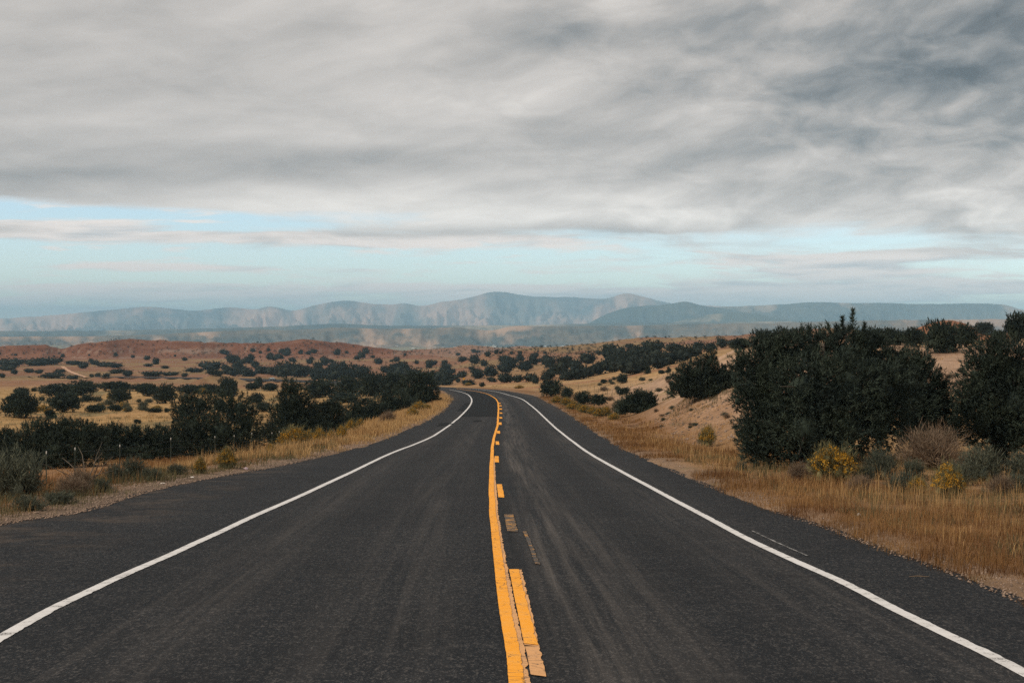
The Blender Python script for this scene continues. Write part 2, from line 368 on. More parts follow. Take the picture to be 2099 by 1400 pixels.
# ground colour by place (what grows or lies there)
def lerp3(a, b, t): return a * (1 - t)[..., None] + np.array(b)[None] * t[..., None]
def ground_colour(X, Y, Z):
    n1 = fbm(X / 14, Y / 14, 5, 51); n2 = fbm(X / 45, Y / 60, 4, 61); n3 = fbm(X / 3.0, Y / 3.0, 3, 71)
    Yc = np.maximum(Y, 8); px = CX + F * X / Yc
    c = np.tile(np.array([.41, .25, .115]), X.shape + (1,))
    c = lerp3(c, (.47, .30, .15), ss(-.1, .2, n1))
    c = lerp3(c, (.29, .19, .10), ss(.02, .22, n3 + n2 * .5) * .75)
    c = lerp3(c, (.36, .17, .095), ss(0, .2, n2 + .25 * n1) * .7)
    # left valley: pale straw meadow, olive patches by the bushes
    lf = (1 - ss(780, 900, px)) * ss(60, 110, Y) * (1 - ss(560, 900, Y))
    c = lerp3(c, (.47, .295, .125), lf * .75)
    c = lerp3(c, (.20, .165, .085), lf * ss(.04, .2, fbm(X / 16, Y / 30, 4, 83)) * .85)
    # red badland soil farther away
    far = ss(420, 1000, Y)
    rc = lerp3(np.tile(np.array([.37, .18, .098]), X.shape + (1,)), (.44, .23, .14), ss(-.1, .2, n1))
    rc = lerp3(rc, (.42, .29, .14), ss(-.06, .14, n2) * .75)
    c = c * (1 - far)[..., None] + rc * far[..., None]
    rid = ss(1560, 1700, Y) * (1 - ss(850, 950, px))
    strata = ss(.25, .75, vnoise(Z / 2.2 + n2 * 1.5, X / 400, 91))
    rr = lerp3(np.tile(np.array([.25, .095, .052]), X.shape + (1,)), (.40, .19, .115), strata * .8)
    rr = lerp3(rr, (.55, .40, .31), ss(.80, .9, vnoise(Z / 1.3 + n2, X / 90, 97)) * .6)
    c = c * (1 - rid)[..., None] + rr * rid[..., None]
    c = lerp3(c, (.42, .245, .17), ss(1900, 2300, Y) * ss(800, 950, px) * .9)
    # right bank and hill: pale pink sand
    rt = ss(1180, 1330, px) * ss(62, 76, Y) * (1 - ss(240, 330, Y))
    c = lerp3(c, (.50, .335, .235), rt * .9)
    c = lerp3(c, (.34, .21, .135), rt * ss(-.02, .2, n3 + .4 * n1) * .7)
    c = lerp3(c, (.34, .15, .085), ss(1780, 1840, px) * ss(380, 420, Y) * .9)
    c = lerp3(c, (.33, .23, .105), rt * ss(.03, .22, fbm(X / 5, Y / 9, 4, 87)) * ss(85, 120, Y) * .85)
    # verges: rusty straw litter
    d = np.maximum(XL(Y) - X, X - XR(Y))
    vg = (1 - ss(3.0, 7.5, d)) * (Y < 400) * (Y > -70)
    c = lerp3(c, (.23, .12, .058), vg * .85)
    c = lerp3(c, (.37, .225, .115), vg * ss(.0, .25, n1 + n3 * .5) * .5)
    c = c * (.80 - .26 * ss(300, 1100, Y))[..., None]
    gravel = (1 - ss(.15, .9, d + n3)) * (Y < 330) * (Y > -70)
    lg = (1 - ss(.1, .8, d + n3 * .9)) * (X < 0) * (Y < 46) * (Y > -70)
    c = lerp3(c, (.20, .145, .105), np.maximum(gravel * .6, lg))
    return c

def ground_material():
    m, nt, b = material('ground_soil', 0.95, 0.1)
    at = nt.nodes.new('ShaderNodeAttribute'); at.attribute_name = 'cover'
    geo = nt.nodes.new('ShaderNodeNewGeometry'); pos = geo.outputs['Position']
    n1 = noise(nt, pos, 2.3, 6, 0.65); n2 = noise(nt, pos, 22.0, 5, 0.7); n3 = noise(nt, pos, 0.22, 5, 0.6); n4 = noise(nt, pos, 0.035, 6, .65)
    f = n1 * 0.9 + n2 * 0.8 + n3 * 0.7 + n4 * .5
    v = (f - 1.45) * 1.7 + 1.0
    rgb = nt.nodes.new('ShaderNodeCombineColor')
    for i in range(3): nt.links.new(v.k, rgb.inputs[i])
    c = mixcol(nt, 1.0, at.outputs['Color'], rgb.outputs[0], 'MULTIPLY')
    # specks: pebbles and tiny dry plants
    vo = nt.nodes.new('ShaderNodeTexVoronoi'); vo.inputs['Scale'].default_value = 3.2; nt.links.new(pos, vo.inputs['Vector'])
    sp = (1.0 - S(nt, vo.outputs['Distance']).step(.06, .2)) * (n3.step(.45, .6)) * .6
    c = mixcol(nt, sp, c, (.13, .10, .055))
    vo2 = nt.nodes.new('ShaderNodeTexVoronoi'); vo2.inputs['Scale'].default_value = 0.55; nt.links.new(pos, vo2.inputs['Vector'])
    sp2 = (1.0 - S(nt, vo2.outputs['Distance']).step(.10, .30)) * n1.step(.35, .6) * .55
    c = mixcol(nt, sp2, c, (.15, .125, .065))
    nt.links.new(c, b.inputs['Base Color'])
    bp = nt.nodes.new('ShaderNodeBump'); bp.inputs['Strength'].default_value = 0.7; bp.inputs['Distance'].default_value = 0.12
    nt.links.new((n1 * .6 + n2 * .35).k, bp.inputs['Height']); nt.links.new(bp.outputs[0], b.inputs['Normal'])
    return m

def build_ground():
    a = np.concatenate([np.arange(-180, -60, 8), np.arange(-60, -22, 2.0), np.arange(-22, 22, .075), np.arange(22, 60, 2.0), np.arange(60, 180, 8)])
    az = np.radians(a)
    r = np.concatenate([np.array([.0, 1.5, 3.0]), np.geomspace(4.5, 3300, 620), np.geomspace(3600, 52000, 26)])
    A, Rr = np.meshgrid(az, r)
    X = np.sin(A) * Rr; Y = np.cos(A) * Rr
    Z = H(X, Y)
    farm = ss(3300, 5000, Rr)
    Z = Z * (1 - farm) + (-86.0) * farm
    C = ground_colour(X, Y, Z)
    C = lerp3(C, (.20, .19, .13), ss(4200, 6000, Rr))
    nr, na = X.shape
    i = np.arange(nr - 1)[:, None] * na; j = np.arange(na)[None]; j2 = (j + 1) % na
    fc = np.stack([i + j, i + j2, i + na + j2, i + na + j], -1).reshape(-1, 4)
    V = np.stack([X, Y, Z], -1).reshape(-1, 3)
    V[:na, 2] = V[0, 2]
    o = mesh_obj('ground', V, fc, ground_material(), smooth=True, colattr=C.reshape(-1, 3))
    structure(o, 'dry grass and red soil desert ground')
build_ground()

# ------------------------------------------------------------------ distant land
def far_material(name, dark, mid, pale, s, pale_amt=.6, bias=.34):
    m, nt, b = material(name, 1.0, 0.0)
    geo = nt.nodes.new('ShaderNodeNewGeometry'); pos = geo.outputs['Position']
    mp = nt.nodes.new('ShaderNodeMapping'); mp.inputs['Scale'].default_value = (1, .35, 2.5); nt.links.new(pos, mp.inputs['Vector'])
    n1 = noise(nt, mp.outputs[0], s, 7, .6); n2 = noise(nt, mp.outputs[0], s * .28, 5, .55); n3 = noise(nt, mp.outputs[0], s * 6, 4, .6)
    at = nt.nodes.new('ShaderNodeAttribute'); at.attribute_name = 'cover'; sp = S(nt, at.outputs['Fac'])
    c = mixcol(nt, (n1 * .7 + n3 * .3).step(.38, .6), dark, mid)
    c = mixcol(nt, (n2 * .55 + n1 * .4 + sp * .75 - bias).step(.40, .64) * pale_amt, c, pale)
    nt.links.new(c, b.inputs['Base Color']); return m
def far_ridge(name, sky, dist, front, back, toe, gully, gw, mat, seed, flat=0.0, label=None, p0=-700, p1=2800, crest_noise=.0007, shape=1.2):
    f = hermite([p[0] for p in sky], [p[1] for p in sky])
    px = np.arange(p0, p1, 4.0) if p1 - p0 > 1200 else np.arange(p0, p1, 3.0)
    t = np.concatenate([np.linspace(0, 1, 46), np.linspace(1, 2, 14)[1:]])
    PX, T = np.meshgrid(px, t)
    bow = fbm(PX / 260, PX * 0 + seed, 4, seed) * .35
    ridge_d = dist * (1 + bow * .14)
    cz = EYE - (f(PX) + fbm(PX / 26, PX * 0, 4, seed + 3) * crest_noise * F - HORY) / F * ridge_d
    tt = np.clip(T, 0, 1); tb = np.clip(T - 1, 0, 1)
    spur = fbm(PX / gw, tt * 1.1 + PX / (gw * 3), 5, seed + 7)                       # spurs and gullies run down the face
    Yd = ridge_d - front * (1 - tt) * (1 + spur * .9) + back * tb
    prof = np.where(tt < 1 - flat, (tt / (1 - flat)) ** shape, 1.0)
    Z = toe + (cz - toe) * prof - tb ** 1.3 * (cz - toe + 30)
    gl = np.abs(fbm(PX / (gw * .45), tt * 2.2, 5, seed + 11)) * 2.2
    Z = Z - gully * (gl + .5 * np.abs(fbm(PX / (gw * .16), tt * 3.0 + 9, 4, seed + 17)) * 2.2) * np.clip(prof * (1 - prof) * 4, 0, 1) * (T <= 1)
    X = (PX - CX) / F * Yd
    nr, na = X.shape
    i = np.arange(nr - 1)[:, None] * na; j = np.arange(na - 1)[None]
    fc = np.stack([i + j, i + j + 1, i + na + j + 1, i + na + j], -1).reshape(-1, 4)
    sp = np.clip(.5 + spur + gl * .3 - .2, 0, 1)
    o = mesh_obj(name, np.stack([X, Yd, Z], -1).reshape(-1, 3), fc, mat, smooth=True, colattr=np.stack([sp] * 3, -1).reshape(-1, 3))
    structure(o, label); return o
MR = [(-700, 662), (-100, 655), (0, 653), (100, 647), (200, 638), (260, 632), (310, 629), (360, 634), (400, 637), (440, 633), (480, 631), (520, 634), (555, 629), (600, 636), (650, 625), (712, 616), (760, 623), (800, 624), (830, 622), (860, 627), (900, 620), (960, 611), (1020, 598), (1060, 603), (1100, 608), (1170, 609), (1240, 612), (1285, 602), (1320, 609), (1350, 617), (1400, 624), (1500, 628), (1700, 634), (2800, 645)]
far_ridge('mountain_range', MR, 25000, 7500, 4500, -60, 420, 105, far_material('mountain_forest', (.075, .105, .13), (.17, .165, .155), (.72, .45, .34), .0008, .62, .24), 3, label='hazy blue mountain range with painted sunlit pinkish slopes on the horizon')  # pale pink stands in for sunlight on the slopes, painted into the colour
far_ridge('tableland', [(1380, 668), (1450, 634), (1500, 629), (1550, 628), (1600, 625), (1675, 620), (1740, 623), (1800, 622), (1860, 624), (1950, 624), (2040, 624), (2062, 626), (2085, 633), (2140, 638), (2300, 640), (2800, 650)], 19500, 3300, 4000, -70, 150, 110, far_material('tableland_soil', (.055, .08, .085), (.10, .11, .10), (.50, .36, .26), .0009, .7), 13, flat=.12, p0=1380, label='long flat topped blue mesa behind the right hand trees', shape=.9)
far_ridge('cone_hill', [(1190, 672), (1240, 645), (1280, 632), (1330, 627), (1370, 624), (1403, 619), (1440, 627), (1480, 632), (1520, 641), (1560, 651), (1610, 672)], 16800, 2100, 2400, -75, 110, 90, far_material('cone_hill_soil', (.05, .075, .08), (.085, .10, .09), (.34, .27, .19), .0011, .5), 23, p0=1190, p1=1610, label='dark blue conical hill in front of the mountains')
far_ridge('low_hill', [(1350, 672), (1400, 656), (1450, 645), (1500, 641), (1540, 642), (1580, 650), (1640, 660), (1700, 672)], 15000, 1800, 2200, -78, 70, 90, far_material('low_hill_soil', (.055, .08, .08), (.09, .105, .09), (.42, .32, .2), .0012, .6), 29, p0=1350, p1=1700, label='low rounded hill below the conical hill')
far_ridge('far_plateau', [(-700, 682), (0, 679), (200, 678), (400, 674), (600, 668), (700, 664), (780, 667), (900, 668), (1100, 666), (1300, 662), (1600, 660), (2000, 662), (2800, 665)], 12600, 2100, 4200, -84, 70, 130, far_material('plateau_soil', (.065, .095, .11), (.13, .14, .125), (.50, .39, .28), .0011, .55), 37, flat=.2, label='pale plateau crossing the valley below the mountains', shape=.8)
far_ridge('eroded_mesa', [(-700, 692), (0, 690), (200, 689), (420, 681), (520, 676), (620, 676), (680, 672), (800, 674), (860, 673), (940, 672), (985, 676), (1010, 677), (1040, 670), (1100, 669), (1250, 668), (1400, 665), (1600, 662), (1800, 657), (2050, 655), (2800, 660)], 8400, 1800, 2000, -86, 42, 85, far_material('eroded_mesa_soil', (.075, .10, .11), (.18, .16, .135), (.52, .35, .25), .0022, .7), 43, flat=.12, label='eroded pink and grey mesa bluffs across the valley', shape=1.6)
def build_town():
    r = np.random.default_rng(5); V = []; Fc = []
    for k in range(150):
        px = r.normal(1130, 190) if k < 110 else r.uniform(1350, 1560); py = 702 + r.normal(0, 3.5) if k < 110 else 686 + r.normal(0, 4)
        Y = r.uniform(6200, 7600); X = (px - CX) / F * Y; w, d, h = r.uniform(6, 14), r.uniform(6, 14), r.uniform(3, 6); z = -87
        b = len(V)
        for dx, dy, dz in ((0, 0, 0), (w, 0, 0), (w, d, 0), (0, d, 0), (0, 0, h + 1), (w, 0, h + 1), (w, d, h + 1), (0, d, h + 1)): V.append((X + dx, Y + dy, z + dz))
        Fc += [[b, b + 1, b + 5, b + 4], [b + 1, b + 2, b + 6, b + 5], [b + 2, b + 3, b + 7, b + 6], [b + 3, b, b + 4, b + 7], [b + 4, b + 5, b + 6, b + 7]]
    o = mesh_obj('town', V, Fc, plain('town_walls', (.7, .68, .64), .8)); tag(o, 'scattered pale specks of a town in the far valley', 'town', kind='stuff')
build_town()

# ------------------------------------------------------------------ the road
def asphalt_material(name, base_c, stone, dark, tracks=True):
    m, nt, b = material(name, 0.78, 0.06 if tracks else .03)
    geo = nt.nodes.new('ShaderNodeNewGeometry'); pos = geo.outputs['Position']
    mp = nt.nodes.new('ShaderNodeMapping'); mp.inputs['Scale'].default_value = (1, .4, 1); nt.links.new(pos, mp.inputs['Vector']); worn = mp.outputs[0]
    uvn = nt.nodes.new('ShaderNodeUVMap'); sp = nt.nodes.new('ShaderNodeSeparateXYZ'); nt.links.new(uvn.outputs[0], sp.inputs[0])
    lat, lon = S(nt, sp.outputs[0]), S(nt, sp.outputs[1])
    chip = noise(nt, worn, 58.0, 3, .7); chip2 = noise(nt, worn, 25.0, 3, .7); blot = noise(nt, pos, .55, 5, .6); blot2 = noise(nt, pos, 3.5, 4, .6)
    c = mixcol(nt, (chip * .6 + chip2 * .4).step(.50, .62), base_c, stone)
    c = mixcol(nt, (chip2 * .5 + chip * .5).step(.30, .44) * -1.0 + 1.0, c, dark)
    c = mixcol(nt, (blot.step(.35, .7)) * .35, c, tuple(x * .62 for x in base_c))
    c = mixcol(nt, blot2.step(.5, .75) * .10, c, tuple(x * 1.7 for x in stone))
    if tracks:
        streak = noise(nt, combine(nt, lat * 2.2, lon * .035, 1.0), 1.6, 5, .65)
        fine = noise(nt, combine(nt, lat * 9.0, lon * .12, 4.0), 1.3, 4, .6)
        for o_, w_, a_ in ((1.0, .35, .30), (2.75, .4, .26), (-1.05, .4, .22), (-2.7, .4, .2), (.55, .17, .5), (.78, .08, .25)):
            d = (lat - o_) * (1.0 / w_)
            g = ((d * d) * -0.5).op('EXPONENT') * (streak.step(.3, .7)) * a_ * (fine.step(.25, .65))
            c = mixcol(nt, g, c, (.17, .15, .135))
        # dark bleeding next to the centre line, oily middle of the lanes
        for o_, w_, a_ in ((.2, .1, .5), (1.85, .35, .25), (-1.85, .4, .22)):
            d = (lat - o_) * (1.0 / w_)
            g = ((d * d) * -0.5).op('EXPONENT') * streak.step(.3, .7) * a_
            c = mixcol(nt, g, c, tuple(x * .4 for x in base_c))
        vo = nt.nodes.new('ShaderNodeTexVoronoi'); vo.feature = 'DISTANCE_TO_EDGE'; vo.inputs['Scale'].default_value = .16
        wv = nt.nodes.new('ShaderNodeTexNoise'); wv.inputs['Scale'].default_value = 1.4; wv.inputs['Detail'].default_value = 5; nt.links.new(pos, wv.inputs['Vector'])
        vm = nt.nodes.new('ShaderNodeVectorMath'); vm.operation = 'MULTIPLY_ADD'; nt.links.new(wv.outputs['Color'], vm.inputs[0]); vm.inputs[1].default_value = (1.6, 1.6, 0); nt.links.new(pos, vm.inputs[2])
        nt.links.new(vm.outputs[0], vo.inputs['Vector'])
        crack = (1.0 - S(nt, vo.outputs['Distance']).step(.0008, .0035)) * blot.step(.45, .6) * .7
        c = mixcol(nt, crack, c, (.012, .012, .014))
        sand = (lat.op('ABSOLUTE') - 4.2).step(0, 1.6) * noise(nt, pos, .9, 5, .65).step(.42, .68) * .2
        c = mixcol(nt, sand, c, (.23, .165, .115))
    nt.links.new(c, b.inputs['Base Color'])
    bp = nt.nodes.new('ShaderNodeBump'); bp.inputs['Strength'].default_value = .55; bp.inputs['Distance'].default_value = .012
    nt.links.new((chip * .6 + chip2 * .6).k, bp.inputs['Height']); nt.links.new(bp.outputs[0], b.inputs['Normal'])
    return m
def paint_material(name, c, worn, under=(.05, .048, .046), wear=.5, cracks=True):
    m, nt, b = material(name, .75, .25)
    geo = nt.nodes.new('ShaderNodeNewGeometry'); pos = geo.outputs['Position']
    n1 = noise(nt, pos, 6.0, 5, .65); n2 = noise(nt, pos, 60.0, 3, .6)
    col = mixcol(nt, n1.step(.35, .7) * .6, c, worn)
    col = mixcol(nt, (n1 * .55 + n2 * .45).step(.64 - wear * .08, .72 - wear * .06), col, under)
    if cracks:
        vo = nt.nodes.new('ShaderNodeTexVoronoi'); vo.feature = 'DISTANCE_TO_EDGE'; vo.inputs['Scale'].default_value = 6.5
        wv = nt.nodes.new('ShaderNodeTexNoise'); wv.inputs['Scale'].default_value = 9; wv.inputs['Detail'].default_value = 3; nt.links.new(pos, wv.inputs['Vector'])
        vm = nt.nodes.new('ShaderNodeVectorMath'); vm.operation = 'MULTIPLY_ADD'; nt.links.new(wv.outputs['Color'], vm.inputs[0]); vm.inputs[1].default_value = (.12, .12, 0); nt.links.new(pos, vm.inputs[2])
        nt.links.new(vm.outputs[0], vo.inputs['Vector'])
        cr_ = (1.0 - S(nt, vo.outputs['Distance']).step(.008, .03)) * noise(nt, pos, .9, 3).step(.42, .58)
        col = mixcol(nt, cr_ * .85, col, tuple(x * .7 for x in under))
    nt.links.new(col, b.inputs['Base Color']); return m
M_ASPH = asphalt_material('asphalt', (.0125, .0150, .0185), (.078, .074, .072), (.003, .004, .006))
M_PATCH = asphalt_material('fresh_asphalt', (.012, .014, .016), (.024, .025, .026), (.006, .007, .008), tracks=False)
M_WHITE = paint_material('white_paint', (.68, .675, .675), (.50, .49, .48), wear=1.1, cracks=False)
M_YELLOW = paint_material('yellow_paint', (.90, .36, .012), (.92, .44, .08), wear=.9)
M_OLD = paint_material('old_yellow_paint', (.68, .36, .15), (.54, .30, .14), wear=1.0)
M_GHOST = paint_material('ghost_paint', (.74, .34, .04), (.50, .26, .07), wear=3.4)

def build_road():
    Ys = np.concatenate([np.arange(-60, 0, 2), np.arange(0, 70, .5), np.arange(70, 400, 2), np.arange(400, 958, 4)])
    t = np.linspace(0, 1, 25)
    YY, T = np.meshgrid(Ys, t, indexing='ij')
    l = XL(YY); r = XR(YY)
    X = l + (r - l) * T
    edge = (np.abs(T - .5) > .499)
    X = X + edge * fbm(YY * 1.7, T * 9, 4, 5) * .22
    cen = np.where(YY < Cb, XC(np.minimum(YY, Cb)), l + (r - l) * .58)
    Z = base(YY) + 0.0
    Z = Z - edge * .012
    n, k = X.shape
    i = np.arange(n - 1)[:, None] * k; j = np.arange(k - 1)[None]
    fc = np.stack([i + j, i + j + 1, i + k + j + 1, i + k + j], -1).reshape(-1, 4)
    V = np.stack([X, YY, Z], -1).reshape(-1, 3)
    o = mesh_obj('road', V, fc, M_ASPH, smooth=True, uv=np.stack([X - cen, YY], -1).reshape(-1, 2))
    return structure(o, 'two lane asphalt road bending left through the desert')
ROAD = build_road()
def strip(name, fx, wid, Y0, Y1, zoff, mat, jit=.012, label=None, dx=0.0, ends=0.0, seed=1):
    n = max(6, int((Y1 - Y0) / .08)) if Y1 - Y0 < 12 else None
    if n: Ys = np.linspace(Y0, Y1, n)
    else:
        Ys = [Y0]
        while Ys[-1] < Y1: Ys.append(Ys[-1] + (.06 if 8 < Ys[-1] < 26 else .2 if -2 < Ys[-1] < 60 else .8))
        Ys = np.array(Ys); Ys[-1] = Y1
    c = fx(Ys) + dx + fbm(Ys / 5.0, Ys * 0 + seed, 2, seed) * .03 * (jit > 0)
    grow = np.clip(1 + (Ys - 60) / 260.0, 1, 1.5)
    jl = fbm(Ys * 6.0, Ys * 0 + seed * 3.1, 3, 3 + seed, .7) * jit * .7; jr = fbm(Ys * 7.0, Ys * 0 + seed * 7.7, 3, 8 + seed, .8) * jit * 1.5 - np.clip(fbm(Ys * 9.0, Ys * 0 + seed * 2.3, 2, 5 + seed) - .12, 0, 1) * jit * 3.5
    L = c - wid * .5 * grow + jl; Rr = c + wid * .5 * grow + jr
    lift = zoff * np.clip(1 + Ys / 60.0, 1, 8)
    Z = base(Ys) + lift
    V = np.concatenate([np.stack([L, Ys, Z], 1), np.stack([c, Ys, Z + .0008], 1), np.stack([Rr, Ys, Z], 1)])
    if ends:
        V[0, 1] += ends * .3; V[len(Ys) * 2, 1] -= ends * .3
    m = len(Ys); i = np.arange(m - 1)
    fc = np.concatenate([np.stack([i, m + i, m + i + 1, i + 1], 1), np.stack([m + i, 2 * m + i, 2 * m + i + 1, m + i + 1], 1)])
    o = mesh_obj(name, V, fc, mat, parent=ROAD)
    if label: o['label'] = label
    return o
strip('edge_line', XLL, .115, -40, LLb, .004, M_WHITE, label='white line along the left edge of the road', seed=2)
strip('edge_line', XRL, .115, -40, RLb, .004, M_WHITE, label='white line along the right edge of the road', seed=5)
strip('edge_line', XRL, .03, road_Y(1140), road_Y(1088), .004, paint_material('ghost_white', (.42, .42, .42), (.25, .25, .25), wear=3.0), dx=.27, label='faint remnant of an older white line', seed=9)
strip('old_centre_line', XC, .11, -30, 46, .004, M_OLD, jit=.018, dx=.035, label='faded peach older paint beside the yellow line', seed=4)
strip('centre_line', XC, .102, -30, Cb, .008, M_YELLOW, jit=.010, label='solid yellow centre line', seed=6)
def dash(xt, yt, xb, yb, wid, mat, jit, name='dash', label=None, z=.006, seed=1):
    (X1, Y1), (X0, Y0) = road_pt(xt, yt), road_pt(xb, yb)
    return strip(name, lambda Y: X0 + (X1 - X0) * (np.asarray(Y) - Y0) / (Y1 - Y0), wid, Y0, Y1, z, mat, jit, label, seed=seed, ends=.1)
dash(1059, 1168, 1093, 1324, .11, M_OLD, .022, 'old_dash', 'faded peach older paint beside the nearest dash', z=.004, seed=12)
dash(1053, 1168, 1087, 1322, .10, M_YELLOW, .012, label='nearest bright yellow dash', z=.008, seed=13)
dash(1094, 1326, 1108, 1386, .10, M_OLD, .016, 'old_dash', 'worn peach stub below the nearest dash', seed=14)
dash(1077, 1090, 1103, 1157, .05, M_GHOST, .02, 'old_dash', 'thin worn streak of old yellow paint', seed=15)
dash(1044, 1055, 1050, 1090, .14, M_GHOST, .02, 'old_dash', seed=16)
dash(1056, 1395, 1056 + 58, 1470, .13, M_YELLOW, .012, z=.008, seed=18) if False else None
for k, (x_, a_, b_) in enumerate([(1023, 993, 1020), (1017.8, 935.4, 948), (1019, 905, 912), (1021.6, 883.5, 889), (1025, 866, 871), (1026, 855, 858.2), (1026.3, 845.8, 848.2), (1026, 837.4, 840), (1025, 831, 833), (1023, 826, 827.7)]):
    dash(x_, a_, x_ + (3.5 if k == 0 else .8), b_, .105 + .012 * k, M_YELLOW, .012, seed=20 + k)
def patch(name, fl, fr, Y0, Y1, label, n=30):
    Ys = np.linspace(Y0, Y1, n); L = fl(Ys) + fbm(Ys * .8, Ys * 0, 3, 4) * .3; Rr = fr(Ys) + fbm(Ys * .8, Ys * 0 + 5, 3, 6) * .12
    Z = base(Ys) + .003 * np.clip(1 + Ys / 60.0, 1, 8)
    V = np.concatenate([np.stack([L, Ys, Z], 1), np.stack([Rr, Ys, Z], 1)]); i = np.arange(n - 1)
    fc = np.stack([i, n + i, n + i + 1, i + 1], 1)
    o = mesh_obj(name, V, fc, M_PATCH, parent=ROAD, uv=V[:, :2]); o['label'] = label
patch('asphalt_patch', lambda y: XLL(y) + .12, lambda y: XC(y) - .06, road_Y(854), road_Y(803), 'large dark repair patch filling the left lane')
patch('asphalt_patch', lambda y: XLL(y) - .75, lambda y: XLL(y) - .10, road_Y(843), road_Y(826), 'dark repair tongue left of the white line')
def blotch(px0, px1, py0, py1, label):
    (a, y0), (b, _) = road_pt(px0, py1), road_pt(px1, py1); y1 = road_Y(py0); n = 18
    t = np.linspace(0, 2 * np.pi, n, endpoint=False); rr = 1 + .35 * np.array([math.sin(3 * q + 1) * .5 + math.sin(5 * q) * .5 for q in t])
    X = (a + b) / 2 + (b - a) / 2 * rr * np.cos(t); Y = (y0 + y1) / 2 + (y1 - y0) / 2 * rr * np.sin(t)
    V = np.stack([X, Y, base(Y) + .005 * (1 + Y / 60)], 1)
    o = mesh_obj('asphalt_patch', V, [list(range(n))], M_PATCH, parent=ROAD, uv=V[:, :2]); o['label'] = label
blotch(890, 918, 866.5, 873, 'small dark smear left of the white line')
blotch(968, 984, 861.5, 864.5, 'small dark smear in the left lane')
def build_track():
    pts = [(128, 752), (134, 757), (145, 763), (160, 769), (178, 774)]
    pts = [(a + (b - a) * t, c + (d - c) * t) for (a, c), (b, d) in zip(pts, pts[1:]) for t in np.linspace(0, 1, 6)]
    P = [hit(*p, y0=700) for p in pts]; V = []
    for i, (x, y, z) in enumerate(P):
        w = 1.6
        for s in (-1, 1):
            xx = x + s * w; V.append((xx, y, Hz(xx, y) + .25))
    o = mesh_obj('dirt_track', V, [[2 * i, 2 * i + 1, 2 * i + 3, 2 * i + 2] for i in range(len(P) - 1)], plain('track_sand', (.46, .28, .18), .95)); structure(o, 'pale sandy track climbing from the far road')
build_track()

# ------------------------------------------------------------------ plants
M_JUN = island_mat('juniper_foliage', (.012, .022, .023), (.052, .070, .048), .8, .2, scale=1.4)
M_JUN_F = island_mat('far_juniper_foliage', (.012, .020, .022), (.040, .048, .036), .85, .1)
M_BARK = plain('juniper_bark', (.15, .125, .10), .95, .05, vary=.4, scale=14)
M_SAGE = island_mat('sage_foliage', (.045, .058, .048), (.135, .14, .098), .9, .1)
M_CHAM = island_mat('rabbitbrush_stems', (.09, .095, .055), (.22, .19, .09), .9, .1)
M_FLOW = island_mat('rabbitbrush_flowers', (.36, .19, .025), (.58, .33, .045), .8, .1)
M_DRYB = island_mat('dry_twigs', (.10, .075, .055), (.27, .195, .135), .9, .1)
M_GRASS_R = island_mat('rusty_grass', (.085, .034, .015), (.37, .21, .085), .8, .15, .25, scale=.55)
M_GRASS_T = island_mat('straw_grass', (.27, .15, .06), (.56, .37, .17), .8, .15, .25)
M_GRASS_G = island_mat('green_grass', (.065, .07, .04), (.19, .15, .07), .8, .15, .2, scale=.6)

def unit(v): return v / np.maximum(np.linalg.norm(v, axis=-1, keepdims=True), 1e-9)
def blades(r, pos, dirs, L, W):
    """one thin triangle for each position, growing along dirs"""
    n = len(pos); side = unit(np.cross(dirs, r.normal(size=(n, 3))))
    W = np.broadcast_to(W, (n,))[:, None]; L = np.broadcast_to(L, (n,))[:, None]
    V = np.stack([pos - side * W, pos + side * W, pos + dirs * L], 1).reshape(-1, 3)
    return V, np.arange(3 * n).reshape(-1, 3)
def blob_mesh(r, l, f, n=9, m=6):
    th = np.linspace(.12, np.pi - .12, m); ph = np.linspace(0, 2 * np.pi, n, endpoint=False)
    T_, P_ = np.meshgrid(th, ph, indexing='ij'); q = f * r.uniform(.78, 1.08, T_.shape)
    V = np.stack([l[0] + l[3] * q * np.sin(T_) * np.cos(P_), l[1] + l[4] * q * np.sin(T_) * np.sin(P_), np.maximum(l[2] + l[5] * q * np.cos(T_), .05)], -1).reshape(-1, 3)
    i = np.arange(m - 1)[:, None] * n; j = np.arange(n)[None]; j2 = (j + 1) % n
    a, b, c, d = i + j, i + n + j, i + n + j2, i + j2
    T = np.concatenate([np.stack([a, b, c], -1).reshape(-1, 3), np.stack([a, c, d], -1).reshape(-1, 3), [[0, k, k + 1] for k in range(1, n - 1)], [[(m - 1) * n, (m - 1) * n + k + 1, (m - 1) * n + k] for k in range(1, n - 1)]])
    return V, T
